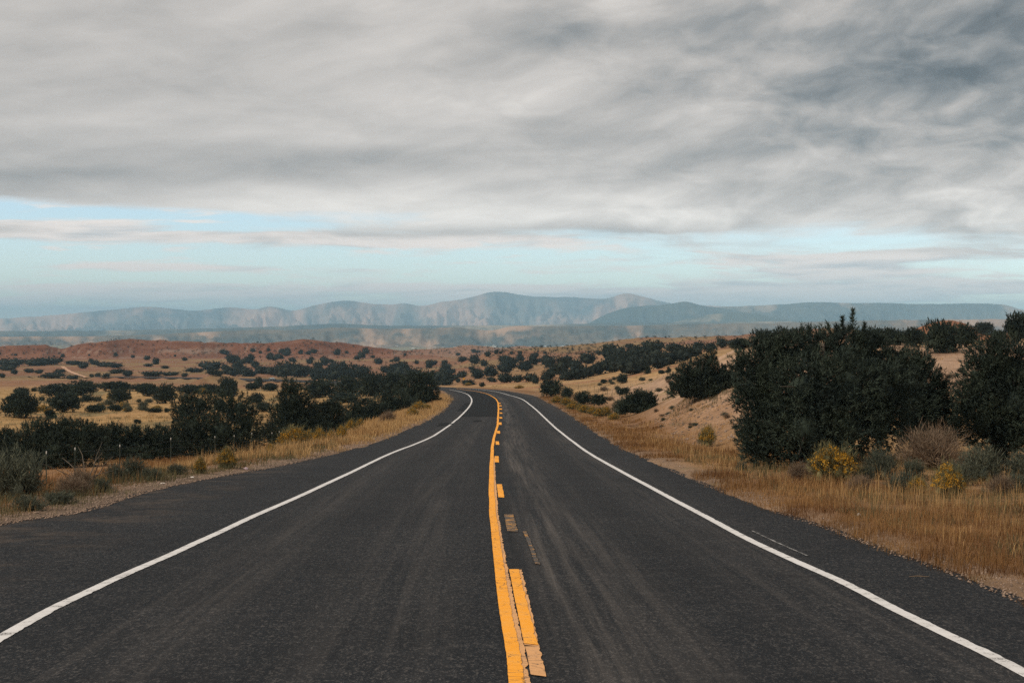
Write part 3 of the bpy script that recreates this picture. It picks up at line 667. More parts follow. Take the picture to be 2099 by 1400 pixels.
def crown(seed, lobes, n_tuft, n_blade, L, W, up=.55, spires=(), core=.5):
    """foliage sprays on the shells of the lobes; lobes are (x, y, z, rx, ry, rz)"""
    r = np.random.default_rng(seed); lb = np.array(lobes, float)
    wt = (np.maximum(lb[:, 3] * lb[:, 5], 1e-4)) ** 1.0; ix = r.choice(len(lb), n_tuft, p=wt / wt.sum())
    d = unit(r.normal(size=(n_tuft, 3))); rad = 1 - .55 * r.random(n_tuft) ** 1.8
    bump = 1 + .34 * fbm(d[:, 0] * 2.6 + ix * 3.7, d[:, 2] * 2.6 + d[:, 1] * 2.1, 3, seed)
    pos = lb[ix, :3] + d * lb[ix, 3:] * (rad * bump)[:, None]
    out = unit(d / lb[ix, 3:]); ok = pos[:, 2] > .04; pos, out = pos[ok], out[ok]
    tl = L * r.uniform(.7, 1.9, len(pos))
    P = np.repeat(pos, n_blade, 0); O = np.repeat(out, n_blade, 0); TL = np.repeat(tl, n_blade)
    ax = unit(O * .8 + np.array([0, 0, up]) + np.repeat(r.normal(size=(len(pos), 3)) * .35, n_blade, 0))
    t = r.random(len(P))[:, None]
    B = P + ax * (t * TL[:, None] * 1.1) + r.normal(size=P.shape) * (TL[:, None] * .22 * (1.15 - t))
    D = unit(ax + r.normal(size=P.shape) * .45)
    V, T = blades(r, B, D, L * r.uniform(.5, 1.1, len(P)), W * r.uniform(.6, 1.3, len(P)))
    Vs, Ts = [V], [T]; off = len(V)
    for (x, y, z, h, w) in spires:
        n = int(260 * h); t = r.random(n); a = r.uniform(0, 6.28, n); rr = w * (1 - t) * r.uniform(.1, 1, n) * (.55 + .45 * np.sin(t * 22) ** 2)
        B = np.stack([x + rr * np.cos(a) * .6, y + rr * np.sin(a) * .6, z + t * h], 1)
        D = unit(np.stack([np.cos(a) * .8, np.sin(a) * .8, .75 + 0 * a], 1) + r.normal(size=(n, 3)) * .25)
        V, T = blades(r, B, D, L * r.uniform(.6, 1.0, n) + rr * .3, W * .9); Vs.append(V); Ts.append(T + off); off += len(V)
        B = np.stack([np.full(40, x), np.full(40, y), z + np.linspace(0, h * .95, 40)], 1); V, T = blades(r, B, unit(r.normal(size=(40, 3)) * .3 + [0, 0, 1]), L, W); Vs.append(V); Ts.append(T + off); off += len(V)
    if core:
        for l in lb:
            V, T = blob_mesh(r, l, core); Vs.append(V); Ts.append(T + off); off += len(V)
    return np.concatenate(Vs), np.concatenate(Ts)
def tube(pts, rad, n=6):
    pts = np.array(pts, float); V = []; Fc = []
    for i, p in enumerate(pts):
        d = pts[min(i + 1, len(pts) - 1)] - pts[max(i - 1, 0)]; d /= np.linalg.norm(d) + 1e-9
        a = np.cross(d, [.3, 1, .2]); a /= np.linalg.norm(a) + 1e-9; b = np.cross(d, a)
        for k in range(n): V.append(p + rad[i] * (math.cos(6.2832 * k / n) * a + math.sin(6.2832 * k / n) * b))
    for i in range(len(pts) - 1):
        for k in range(n): Fc.append([i * n + k, i * n + (k + 1) % n, (i + 1) * n + (k + 1) % n, (i + 1) * n + k])
    Fc.append(list(range(n))[::-1]); Fc.append([(len(pts) - 1) * n + k for k in range(n)]); return V, Fc
def join(parts):
    V = []; Fc = []
    for v, f in parts:
        o = len(V); V += list(v); Fc += [[i + o for i in q] for q in f]
    return V, Fc
def trunk_mesh(lobes, seed, rad, twigs=3):
    r = random.Random(seed); parts = []
    top = max(l[2] for l in lobes)
    parts.append(tube([(0, 0, -.25), (.03, 0, top * .3), (-.04, .03, top * .6), (.02, 0, top * .95)], [rad * 1.25, rad, rad * .7, rad * .25]))
    for l in lobes[:18]:
        s = (r.uniform(-.05, .05), r.uniform(-.05, .05), min(top * .35, l[2] * .35) * r.uniform(.3, 1))
        m = (l[0] * .5, l[1] * .5, (s[2] + l[2]) * .5 - .06)
        parts.append(tube([s, m, (l[0], l[1], l[2])], [rad * .6, rad * .42, rad * .15], 5))
        for _ in range(twigs):
            d = np.array([r.gauss(0, 1), r.gauss(0, 1), r.gauss(.3, .8)]); d /= np.linalg.norm(d); e_ = np.array(l[:3]) + d * np.array(l[3:]) * r.uniform(.9, 1.25)
            if e_[2] > .15: parts.append(tube([l[:3], tuple((np.array(l[:3]) + e_) / 2 + [0, 0, .04]), tuple(e_)], [rad * .12, rad * .08, rad * .03], 3))
    return join(parts)
def auto_lobes(seed, w, h, kind):
    r = np.random.default_rng(seed); L = []
    n = {'round': 8, 'cone': 8, 'spread': 12, 'low': 8}[kind]
    for k in range(n):
        t = r.random()
        if kind == 'cone':
            z = h * (.12 + .74 * k / (n - 1)); q = w * .5 * (1 - .78 * (z / h) ** 1.3); a = r.uniform(0, 6.28); rr = q * .35
            L.append((rr * math.cos(a), rr * math.sin(a), z, q * .8, q * .8, h * .2))
        else:
            a = 6.28 * k / n + r.uniform(-.4, .4); rr = w * .5 * r.uniform(.3, .68)
            s = w * .5 * r.uniform(.36, .52); z = h * (r.uniform(.28, .70) if kind != 'spread' else r.uniform(.3, .78))
            sz = min(h * r.uniform(.24, .36), z * 1.05)
            L.append((rr * math.cos(a), rr * math.sin(a), z, s, s, sz))
    if kind != 'cone':
        L.append((0, 0, h * .62, w * .3, w * .3, h * .34)); L.append((0, 0, h * .3, w * .42, w * .42, h * .3))
    return L
def juniper(lobes, seed, n_tuft, n_blade, L, W, trunk_r=.12, up=.55, spires=(), mat=None):
    root = empty('juniper')
    V, T = crown(seed, lobes, n_tuft, n_blade, L, W, up, spires)
    mesh_obj('crown', V, T, mat or M_JUN, parent=root)
    tv, tf = trunk_mesh(lobes, seed, trunk_r)
    mesh_obj('trunk', tv, tf, M_BARK, parent=root)
    return root
def place(o, px, py, Y=None, rz=0.0, sc=None):
    if Y is None: X, Y, Z = hit(px, py)
    else: X = (px - CX) / F * Y; Z = Hz(X, Y)
    o.location = (X, Y, Z - .04); o.rotation_euler = (0, 0, rz)
    if sc: o.scale = sc
    return X, Y, Z

# --- the large near junipers, each with its own crown; lobes read from the photograph as (column, row, half width, half height, depth offset)
def px_lobes(px0, Y, lobes, zg):
    out = []
    for (a, b, rx, rz, dy) in lobes:
        Yl = Y + dy; k = Yl / F
        out.append(((a - px0) * k, dy, EYE - (b - HORY) * k - zg, rx * k, rx * k * .9, rz * k))
    return out
def hero(px, Y, lobes, seed, n_tuft, n_blade, L, W, label, trunk_r=.14, spires=(), up=.55, group='large junipers beside the road'):
    X = (px - CX) / F * Y; zg = Hz(X, Y)
    lb = px_lobes(px, Y, lobes, zg); sp = []
    for (a, b0, b1, w) in spires:
        k = Y / F; sp.append(((a - px) * k, 0.0, EYE - (b0 - HORY) * k - zg, (b0 - b1) * k, w * k))
    o = juniper(lb, seed, n_tuft, n_blade, L, W, trunk_r, up, sp)
    o.location = (X, Y, zg); tag(o, label, 'tree', group); return o
hero(1685, 39, [(1580, 900, 62, 55, -.3), (1570, 830, 55, 60, 0), (1575, 765, 58, 60, .2), (1620, 735, 55, 45, .5), (1680, 725, 60, 42, .6), (1740, 728, 60, 45, .4), (1790, 745, 58, 48, .5),
                (1640, 800, 75, 70, -.5), (1720, 800, 80, 75, -.7), (1800, 810, 65, 65, -.3), (1640, 880, 75, 70, -.8), (1720, 880, 75, 65, -.9), (1790, 870, 60, 60, -.5), (1555, 920, 38, 36, -.4), (1545, 790, 36, 40, .1), (1840, 790, 45, 55, .3), (1532, 870, 24, 30, -.2), (1560, 714, 18, 18, .3), (1612, 700, 20, 18, .4), (1662, 693, 18, 15, .5), (1802, 706, 22, 20, .5), (1852, 738, 22, 22, .4), (1522, 748, 15, 18, .2), (1512, 822, 12, 16, 0), (1720, 690, 24, 18, .5), (1526, 905, 14, 18, -.2)],
     101, 6500, 16, .13, .0125, 'huge dark juniper filling the right roadside, thin spires above its top', .2,
     spires=[(1748, 690, 634, 24), (1727, 692, 650, 16), (1772, 692, 662, 13)])
hero(1885, 42.5, [(1850, 775, 45, 45, .3), (1885, 800, 48, 55, 0), (1915, 830, 42, 50, 0), (1870, 850, 55, 55, -.3), (1925, 870, 38, 42, -.2), (1900, 890, 50, 35, -.2), (1880, 750, 28, 30, .2)],
     102, 2500, 16, .13, .0125, 'low juniper leaning against the right side of the huge one', .12)
hero(2050, 41, [(2030, 745, 45, 45, 0), (2075, 760, 50, 50, .2), (2010, 800, 48, 55, 0), (2070, 830, 65, 70, -.3), (2015, 870, 52, 55, -.2), (2080, 890, 60, 55, -.3), (2120, 800, 60, 80, .2), (1985, 840, 30, 45, 0), (2045, 715, 22, 22, .1)],
     103, 3600, 16, .13, .0125, 'tall dark juniper cut off by the right edge of the picture', .15)
hero(1440, 83, [(1405, 805, 32, 30, 0), (1440, 800, 42, 34, 0), (1475, 795, 36, 30, .2), (1430, 770, 36, 30, .2), (1460, 775, 32, 28, .3), (1405, 780, 24, 24, .1), (1500, 800, 28, 24, .2), (1500, 770, 22, 22, .4), (1450, 752, 18, 16, .2), (1459, 735, 12, 15, .2)],
     104, 2700, 16, .17, .019, 'wide juniper with a round tuft on top, above the sandy bank', .14)
hero(440, 106, [(375, 840, 22, 30, 0), (410, 830, 28, 25, .3), (450, 830, 30, 26, .2), (490, 838, 28, 28, .2), (505, 870, 30, 35, 0), (400, 880, 45, 42, -.6), (460, 885, 50, 42, -.8), (380, 905, 42, 36, -.4), (500, 915, 40, 32, -.4), (430, 920, 50, 30, -.8), (350, 925, 30, 24, -.3)],
     105, 3600, 16, .20, .021, 'broad flat topped juniper standing behind the left fence posts', .18)
hero(603, 112, [(596, 797, 17, 16, 0), (604, 820, 30, 28, 0), (590, 845, 38, 32, -.2), (620, 850, 36, 32, .2), (600, 880, 55, 36, -.4), (565, 900, 34, 26, -.3), (640, 890, 36, 30, 0), (610, 905, 45, 22, -.5)],
     106, 3000, 16, .20, .021, 'tall pointed juniper rising above the others left of the road', .16, up=.9)
hero(115, 73, [(80, 895, 40, 30, 0), (115, 882, 36, 24, .2), (150, 890, 36, 26, .2), (190, 895, 28, 22, .2), (60, 925, 45, 32, -.3), (120, 925, 60, 36, -.5), (175, 925, 48, 34, -.2), (100, 945, 60, 22, -.5)],
     107, 3000, 16, .15, .016, 'spreading dark juniper at the far left behind the fence', .14)
hero(270, 86, [(215, 905, 30, 26, 0), (250, 905, 32, 26, .2), (290, 908, 32, 26, .2), (325, 905, 28, 28, .2), (240, 935, 46, 26, -.3), (300, 938, 46, 26, -.3), (345, 925, 24, 30, 0), (232, 885, 12, 14, 0), (275, 890, 12, 14, 0)],
     108, 2600, 16, .17, .018, 'low hedge-like juniper between the left spreading one and the flat topped one', .12, up=.9)
hero(5, 74, [(-10, 915, 40, 34, 0), (22, 908, 26, 24, 0), (0, 940, 44, 26, -.3)], 109, 1200, 16, .15, .016, 'dark juniper cut off by the left edge of the picture', .12)
hero(668, 122, [(650, 855, 22, 24, 0), (675, 850, 24, 24, .3), (665, 880, 34, 26, 0), (690, 882, 24, 22, .2), (680, 838, 14, 14, .2)], 110, 1500, 15, .21, .023, 'slightly lighter juniper right beside the tall pointed one', .1)
hero(745, 142, [(720, 855, 26, 26, 0), (750, 842, 28, 22, .3), (775, 855, 26, 26, 0), (740, 868, 40, 20, -.3)], 111, 1500, 15, .22, .026, 'rounded juniper fifth in the row toward the bend', .1)
hero(803, 158, [(785, 838, 26, 26, 0), (810, 825, 26, 24, .4), (825, 845, 22, 22, 0), (800, 855, 36, 20, -.4)], 112, 1500, 15, .23, .027, 'bushy juniper just before the tallest clump by the bend', .1)
hero(858, 196, [(835, 805, 26, 28, 0), (860, 792, 28, 26, .6), (880, 805, 20, 28, 0), (850, 822, 38, 24, -.5), (885, 825, 18, 16, 0), (845, 775, 14, 10, .5), (872, 775, 14, 12, .6)], 113, 2000, 15, .25, .03, 'large juniper clump at the inside of the road bend', .14)
hero(1308, 108, [(1290, 838, 20, 18, 0), (1318, 835, 22, 20, 0), (1305, 845, 32, 14, -.2), (1310, 818, 10, 16, 0), (1330, 828, 12, 18, .1), (1295, 825, 10, 12, 0)], 114, 1500, 15, .2, .022, 'spiky low juniper at the foot of the sandy bank', .09, up=1.0)

# --- middle distance: copies of a few crowns
PROTO = [juniper(auto_lobes(200 + k, 2.0, [1.25, 1.15, 1.9, .95, 1.4, 1.1][k], ['round', 'spread', 'cone', 'low', 'round', 'spread'][k]), 300 + k, 850, 11, .13, .024, .07) for k in range(6)]
PH = [1.25, 1.15, 1.9, .95, 1.4, 1.1]
used = [False] * 6
rr_ = random.Random(3)
def mid_tree(px, py, w, h, label, group, kind=None, Y=None, off=False):
    k = kind if kind is not None else rr_.choice([0, 1, 3, 4, 5])
    o = copy_tree(PROTO[k]) if used[k] else PROTO[k]; used[k] = True
    if Y is None: X, Y, Z = hit(px, py)
    else: X = (px - CX) / F * Y; Z = Hz(X, Y)
    m = Y / F
    o.location = (X, Y, Z - .03); o.rotation_euler = (0, 0, rr_.uniform(0, 6.28))
    sw = w * m / 2.0 * 1.08; o.scale = (sw, sw, h * m / PH[k] * 1.05)
    tag(o, label, 'tree', group); return o
GL = 'junipers in the left valley'
for a in [(45, 814, 30, 17, 'small round juniper on the far edge of the left meadow near the picture edge'), (120, 812, 72, 22, 'long low juniper clump at the back of the left meadow'),
          (167, 810, 64, 24, 'domed juniper joined to the right end of the long low clump'), (245, 827, 42, 26, 'round juniper alone in front of a longer clump in the left valley'),
          (240, 803, 72, 17, 'long flat juniper behind the lone round one'), (292, 803, 50, 16, 'low juniper continuing the long flat one to the right'),
          (306, 813, 42, 22, 'domed juniper above the meadow, left of a taller dark one'), (340, 828, 44, 37, 'tall dark juniper behind the left shoulder of the flat topped one'),
          (385, 808, 46, 15, 'low juniper peeping over the flat topped one, at its left'), (425, 808, 60, 18, 'low juniper peeping over the flat topped one, in its middle'),
          (40, 856, 64, 48, 'loose tall juniper bush at the left edge of the meadow'), (130, 846, 62, 33, 'rounded juniper bush among the olive scrub of the left meadow'),
          (103, 857, 24, 14, 'little round juniper just below the bush in the olive scrub'), (195, 846, 42, 15, 'flat little juniper right of the bush in the olive scrub'),
          (178, 824, 26, 12, 'tiny juniper under the domed one at the back of the meadow'), (238, 843, 28, 12, 'small low juniper at the upper edge of the straw meadow'),
          (467, 812, 42, 32, 'dark juniper rising behind the right shoulder of the flat topped one'), (527, 829, 29, 22, 'round juniper in the gap between flat topped and pointed junipers'),
          (516, 799, 26, 14, 'low juniper at the back of the gap, on the left'), (530, 797, 17, 19, 'small pointed juniper at the back of the gap'), (553, 802, 28, 15, 'domed juniper at the back of the gap, on the right'),
          (540, 845, 30, 18, 'loose juniper low in the gap beside the pointed one'),
          (655, 817, 66, 36, 'wide juniper behind the right side of the pointed one'), (720, 812, 58, 36, 'juniper next to the wide one in the row before the far road'),
          (765, 812, 66, 40, 'dense juniper in the middle of the row before the far road'), (808, 812, 58, 42, 'juniper touching the clump at the bend'),
          (705, 827, 62, 17, 'low dark juniper mat on the pale grass behind the roadside row'), (746, 823, 10, 6, 'tiny dark bush on the pale grass behind the roadside row'),
          (282, 871, 14, 8, 'tiny dark bush alone on the straw meadow'), (318, 846, 34, 8, 'thin grey juniper scrub on the straw meadow'), (342, 846, 10, 8, 'tiny bush left of the flat topped juniper'),
          (20, 825, 20, 9, 'tiny juniper at the left edge behind the meadow'), (70, 803, 12, 7, 'tiny bush on the pale strip before the far road')]:
    mid_tree(*a[:4], a[4], GL)
GR = 'junipers right of the road'
for a in [(1130, 814, 44, 30, 'wide grey green juniper nearest the right edge of the bend'), (1163, 817, 24, 21, 'juniper between the wide grey green one and a dark spiky one', 4), (1194, 829, 36, 25, 'dark spiky juniper behind the yellow bushes, larger of two', 4), (1228, 831, 31, 19, 'dark juniper behind the yellow bushes, smaller of two', 5),
          (1275, 788, 20, 16, 'small round juniper alone on the tan slope'), (1277, 811, 25, 13, 'flat little juniper below the lone round one on the tan slope', 3), (1356, 767, 14, 8, 'tiny flat juniper under the dark tree band'), (1371, 765, 13, 11, 'tiny pointed juniper under the dark tree band', 2), (1370, 784, 13, 11, 'tiny round juniper left of the tufted one', 0), (1237, 788, 14, 8, 'brownish low bush left of the lone round juniper'),
          (1328, 768, 14, 17, 'small pale pointed juniper in front of the dark tree band', 2)]:
    mid_tree(*a[:4], a[4], GR, a[5] if len(a) > 5 else None)
GH = 'junipers on the right hill'
for a in [(1930, 724, 70, 56, 'broad juniper on the hill below the red mound'), (1978, 714, 52, 46, 'juniper right beside the broad one on the hill'), (2018, 692, 44, 22, 'low juniper on the hill right of the red mound'),
          (2086, 706, 62, 58, 'tall juniper on the hilltop at the right edge'), (2045, 697, 30, 16, 'small juniper left of the hilltop tree at the right edge'), (1572, 714, 56, 32, 'rounded juniper on the hill crest left of the huge one'),
          (1517, 718, 48, 22, 'low juniper on the hill crest above the bare sand'), (1680, 699, 26, 13, 'small juniper poking over the huge one, left of its spires'), (1622, 706, 40, 26, 'juniper on the crest just behind the huge one'),
          (1790, 706, 50, 28, 'juniper on the crest behind the huge one, right of its spires'), (1832, 708, 48, 30, 'middle juniper of the crest row right of the spires'), (1872, 712, 50, 36, 'last juniper of the crest row before the red mound'), (1758, 704, 40, 22, 'low juniper on the crest directly behind the spires')]:
    mid_tree(*a[:4], a[4], GH)

# --- far junipers: simple crowns, single meshes
FAR = []
for k in range(5):
    V, T = crown(400 + k, auto_lobes(500 + k, 2.0, [1.2, 1.0, 1.4, .85, 1.1][k], ['round', 'spread', 'round', 'low', 'spread'][k]), 190, 4, .20, .06, core=.8)
    me_o = mesh_obj('juniper', V, T, M_JUN_F); FAR.append(me_o)
FH = [1.2, 1.0, 1.4, .85, 1.1]; fused = [False] * 5
def far_tree(px, py, w, h, label, group):
    k = rr_.randrange(5)
    if fused[k]: o = FAR[k].copy(); COL.objects.link(o)
    else: o = FAR[k]; fused[k] = True
    X, Y, Z = hit(px, py, y0=60); m = Y / F
    o.location = (X, Y, Z - .05); o.rotation_euler = (0, 0, rr_.uniform(0, 6.28)); s = w * m / 2 * 1.1
    o.scale = (s, s, h * m / FH[k] * 1.1); tag(o, label, 'tree', group); return o
BAND = 'dark juniper in the dense band on the slope right of the bend'
for (x_, y_, w_, h_) in [(1125, 752, 31, 16), (1077, 761, 30, 18), (1036, 765, 34, 16), (1006, 773, 28, 20), (980, 777, 28, 18), (1036, 785, 31, 18), (1061, 784, 25, 12), (1086, 782, 27, 14), (1097, 788, 17, 15), (1123, 781, 30, 20), (1151, 768, 28, 28), (1164, 780, 36, 20), (1186, 778, 36, 24), (1160, 746, 30, 12), (1043, 753, 26, 12), (1008, 784, 19, 10),
    (1205, 772, 34, 20), (1225, 768, 34, 22), (1204, 747, 36, 22), (1250, 764, 36, 26), (1288, 769, 52, 30), (1318, 762, 40, 28), (1250, 742, 32, 24), (1268, 738, 40, 26), (1300, 746, 45, 30), (1335, 744, 45, 30), (1370, 748, 45, 26), (1400, 741, 40, 26), (1250, 721, 30, 12), (1290, 714, 22, 8), (1340, 722, 50, 18), (1380, 723, 40, 18), (1420, 734, 40, 20), (1350, 756, 40, 22), (1226, 757, 16, 12), (1228, 729, 11, 8), (1275, 752, 40, 24), (1310, 728, 40, 18), (1178, 757, 30, 16), (1138, 768, 30, 18)]:
    far_tree(x_, y_, w_, h_, BAND, 'dense juniper band right of the bend')
CREST = 'juniper on the skyline above the bare sand, left of the huge roadside one'
for q in [(1432, 718, 28, 16), (1480, 714, 23, 20), (1504, 712, 30, 14), (1455, 720, 28, 14)]: far_tree(*q, CREST, 'junipers on the right skyline')
BENDT = 'low juniper beyond the end of the bend, near the yellow road sign'
for q in [(961, 790, 29, 10), (988, 793, 12, 8), (907, 783, 16, 10), (929, 779, 21, 10), (939, 785, 10, 8), (947, 776, 22, 12), (967, 759, 14, 6), (915, 790, 22, 8), (975, 766, 22, 9)]: far_tree(*q, BENDT, 'junipers beyond the bend')
rr = np.random.default_rng(11)
def scatter(n, x0, x1, y0, y1, w0, w1, label, group, asp=.62):
    for _ in range(n):
        t = rr.random(); py = y0 + (y1 - y0) * t; w = (w0 + (w1 - w0) * t) * rr.uniform(.65, 1.35)
        far_tree(rr.uniform(x0, x1), py, w, w * asp * rr.uniform(.8, 1.25), label, group)
for q in [(20, 752, 60, 14), (75, 750, 50, 12), (100, 748, 56, 12), (15, 760, 40, 10), (30, 768, 14, 10), (150, 748, 36, 8), (170, 756, 22, 12), (195, 748, 24, 8), (215, 752, 40, 9), (235, 755, 36, 9), (240, 766, 36, 8), (262, 772, 22, 12), (122, 765, 24, 7), (108, 775, 50, 9), (148, 778, 26, 7), (188, 774, 10, 6), (200, 774, 12, 9), (217, 774, 18, 7), (304, 752, 20, 6), (338, 756, 18, 6), (312, 771, 46, 8), (350, 771, 38, 7), (378, 773, 14, 7), (400, 764, 40, 9), (430, 758, 50, 13), (60, 764, 22, 7), (80, 766, 18, 8), (5, 775, 12, 9)]:
    far_tree(*q, 'dark juniper among the clumps just beyond the far road, left of the dotted hills', 'junipers beyond the far road')
scatter(56, 440, 760, 722, 772, 11, 21, 'round juniper dotting the reddish hills above the far road', 'junipers dotting the red hills')
scatter(26, 430, 840, 766, 776, 18, 34, 'juniper in the dark strip directly behind the far road', 'junipers in the strip behind the far road', .55)
scatter(22, 760, 930, 730, 774, 9, 24, 'juniper on the reddish slope above the bend clump', 'junipers above the bend clump')
scatter(18, 640, 920, 770, 790, 22, 36, 'juniper in the dark strip between the far road and the bend', 'junipers between far road and bend', .6)
scatter(26, 930, 1130, 722, 756, 7, 20, 'small juniper on the flats straight ahead beyond the road', 'junipers straight ahead')
scatter(14, 0, 420, 730, 748, 7, 15, 'small juniper at the foot of the left red ridge', 'junipers at the foot of the left ridge')
def tiny_trees():
    r = np.random.default_rng(21); Vs = []; off = 0; T0 = []
    me = FAR[0].data; n = len(me.vertices); co = np.empty(n * 3, np.float32); me.vertices.foreach_get('co', co); co = co.reshape(-1, 3)
    keep = r.permutation(n // 3)[:46]; idx = (keep[:, None] * 3 + np.arange(3)).ravel(); tri = co[idx]; ctr = tri.reshape(-1, 3, 3).mean(1, keepdims=True); tri = (ctr + (tri.reshape(-1, 3, 3) - ctr) * 2.1).reshape(-1, 3)
    spots = [(r.uniform(0, 900), r.uniform(703, 735)) for _ in range(210)] + [(r.uniform(880, 1250), r.uniform(712, 728)) for _ in range(240)] + [(r.uniform(1000, 1720), r.uniform(690, 712)) for _ in range(110)] + [(r.uniform(440, 900), r.uniform(722, 765)) for _ in range(120)] + [(r.uniform(930, 1200), r.uniform(725, 760)) for _ in range(120)]
    for f_, p0, p1, Rr, *_ in _R[:3]:
        for _ in range(45):
            px = r.uniform(max(p0, 0), min(p1, 1750)); Y = Rr * r.uniform(.985, 1.01); X = (px - CX) / F * Y; spots.append((px, HORY + F * (EYE - Hz(X, Y)) / Y))
    for px, py in spots:
        X, Y, Z = hit(px, py, y0=300)
        if Y > 3000: continue
        s = r.uniform(.75, 1.6) * (1.0 + (Y > 1500) * .35); a = r.uniform(0, 6.28); c, s_ = math.cos(a), math.sin(a)
        Vs.append(np.stack([(tri[:, 0] * c - tri[:, 1] * s_) * s + X, (tri[:, 0] * s_ + tri[:, 1] * c) * s + Y, tri[:, 2] * s * r.uniform(.9, 1.4) + Z - .1], 1))
    V = np.concatenate(Vs); o = mesh_obj('distant_junipers', V, np.arange(len(V)).reshape(-1, 3), M_JUN_F)
    tag(o, 'countless tiny dark junipers speckling the distant red ridges', 'trees', kind='stuff')
tiny_trees()

# ------------------------------------------------------------------ low shrubs
def shrub(name, kind, seed, w, h, n):
    """an empty with foliage (and flowers): rabbitbrush, sage, dry bush; a dome of fine twigs w wide and h high"""
    r = np.random.default_rng(seed); root = empty(name); lb = []
    for k in range(9):
        a = r.uniform(0, 6.28); q = w * .5 * math.sqrt(r.random()) * .62; s_ = w * r.uniform(.15, .25); z = h * r.uniform(.12, .5) * (1 - q / w)
        lb.append((q * math.cos(a), q * math.sin(a), z, s_, s_, min(h - z, h * r.uniform(.35, .5))))
    lb.append((0, 0, h * .2, w * .36, w * .36, h * .6))
    L_, W_ = {'cham': (.13, .0065), 'sage': (.12, .0075), 'dry': (.17, .0045)}[kind]
    V, T = crown(seed, lb, n, 11, L_, W_, up=.9, core=0 if kind == 'dry' else .45)
    m_ = 90                                                          # stems from the root fanning through the dome
    a = r.uniform(0, 6.28, m_); q = np.sqrt(r.random(m_)) * .75
    d = unit(np.stack([np.cos(a) * q, np.sin(a) * q, np.ones(m_) * .8], 1))
    V2, T2 = blades(r, np.stack([np.cos(a) * .04, np.sin(a) * .04, a * 0], 1), d, h * r.uniform(.8, 1.25, m_), .007)
    mat = {'cham': M_CHAM, 'sage': M_SAGE, 'dry': M_DRYB}[kind]
    mesh_obj('foliage', np.concatenate([V, V2]), np.concatenate([T, T2 + len(V)]), mat, parent=root)
    if kind == 'cham':
        l = np.array(lb); ix = r.integers(0, len(l), 800); d = unit(r.normal(size=(800, 3)) + [0, 0, .7])
        tp = l[ix, :3] + d * l[ix, 3:] * r.uniform(.95, 1.3, 800)[:, None]; tp = tp[tp[:, 2] > h * .36]; k = 7
        P = np.repeat(tp, k, 0) + r.normal(size=(len(tp) * k, 3)) * [.02, .02, .012]
        V, T = blades(r, P, unit(r.normal(size=P.shape) + [0, 0, .8]), .032, .013)
        mesh_obj('flowers', V, T, M_FLOW, parent=root)
    return root
SH = {('cham', k): shrub('rabbitbrush', 'cham', 600 + k, 1.0, .62, 420) for k in range(3)}
SH.update({('sage', k): shrub('sagebrush', 'sage', 620 + k, 1.0, .6, 420) for k in range(3)})
SH[('dry', 0)] = shrub('dry_bush', 'dry', 640, 1.0, .62, 600)
shu = {}
def put_shrub(kind, px, py, w, h, label, group=None, Y=None):
    ks = [k for k in SH if k[0] == kind]; k = ks[len(shu) % len(ks)] if len(ks) > 1 else ks[0]
    o = SH[k] if k not in shu.values() else copy_tree(SH[k]); shu[len(shu)] = k
    if Y is None: X, Y, Z = hit(px, py)
    else: X = (px - CX) / F * Y; Z = Hz(X, Y)
    s = w * Y / F * 1.12; o.location = (X, Y, Z - .02); o.rotation_euler = (0, 0, rr_.uniform(0, 6.28)); o.scale = (s, s, h * Y / F / .62 * 1.12)
    tag(o, label, 'shrub', group)
G1 = 'flowering shrubs left of the road'; G2 = 'flowering shrubs right of the road'; G3 = 'grey shrubs by the road'
for a in [(463, 962, 42, 38, 'bright yellow flowering shrub left of the road, below the flat topped juniper'), (604, 921, 70, 40, 'widest yellow flowering shrub below the pointed juniper'), (633, 906, 20, 22, 'small yellow shrub behind the widest one'),
          (654, 911, 32, 30, 'straggly yellow shrub right of the widest one'), (678, 908, 18, 24, 'narrow bright yellow shrub further up the verge'), (699, 900, 24, 24, 'pale yellow shrub above the narrow one'), (720, 888, 28, 24, 'round headed yellow shrub where tall straw begins'),
          (739, 878, 18, 18, 'small yellow shrub behind the tall straw'), (858, 846, 32, 20, 'yellow shrub in front of the clump at the bend'), (845, 853, 26, 14, 'low yellow shrub nearest the asphalt at the bend'), (874, 841, 18, 11, 'tiny yellow shrub right of the one at the bend'),
          (555, 934, 22, 22, 'small orange yellow shrub left of the widest one'), (410, 972, 26, 30, 'thin yellow tipped shrub left of the bright one')]:
    put_shrub('cham', *a[:4], a[4], G1)
for a in [(1702, 992, 98, 70, 'big golden flowering shrub in front of the huge juniper'), (1940, 1022, 66, 62, 'loose yellow tipped shrub near the right edge'), (1142, 827, 22, 13, 'first small yellow shrub of the strip near the bend'), (1160, 832, 26, 15, 'second yellow shrub of the strip beside the right lane'),
          (1174, 840, 26, 15, 'pale yellow shrub of the strip below the spiky juniper'), (1187, 843, 17, 13, 'small round yellow shrub in the middle of the strip'), (1198, 847, 25, 15, 'yellow shrub in the strip below the smaller dark juniper'), (1214, 850, 22, 14, 'yellow shrub toward the near end of the strip'),
          (1228, 855, 26, 16, 'bright yellow shrub near the end of the strip'), (1243, 854, 25, 18, 'rounded bright yellow shrub beside the spiky low juniper'), (1259, 861, 24, 13, 'last pale yellow shrub of the strip'), (1452, 916, 38, 36, 'thin yellowish shrub in the straw at the foot of the bank'), (960, 792, 14, 5, 'tiny yellow shrub beyond the end of the bend'), (1064, 797, 18, 6, 'low yellow shrub on the verge outside the bend')]:
    put_shrub('cham', *a[:4], a[4], G2)
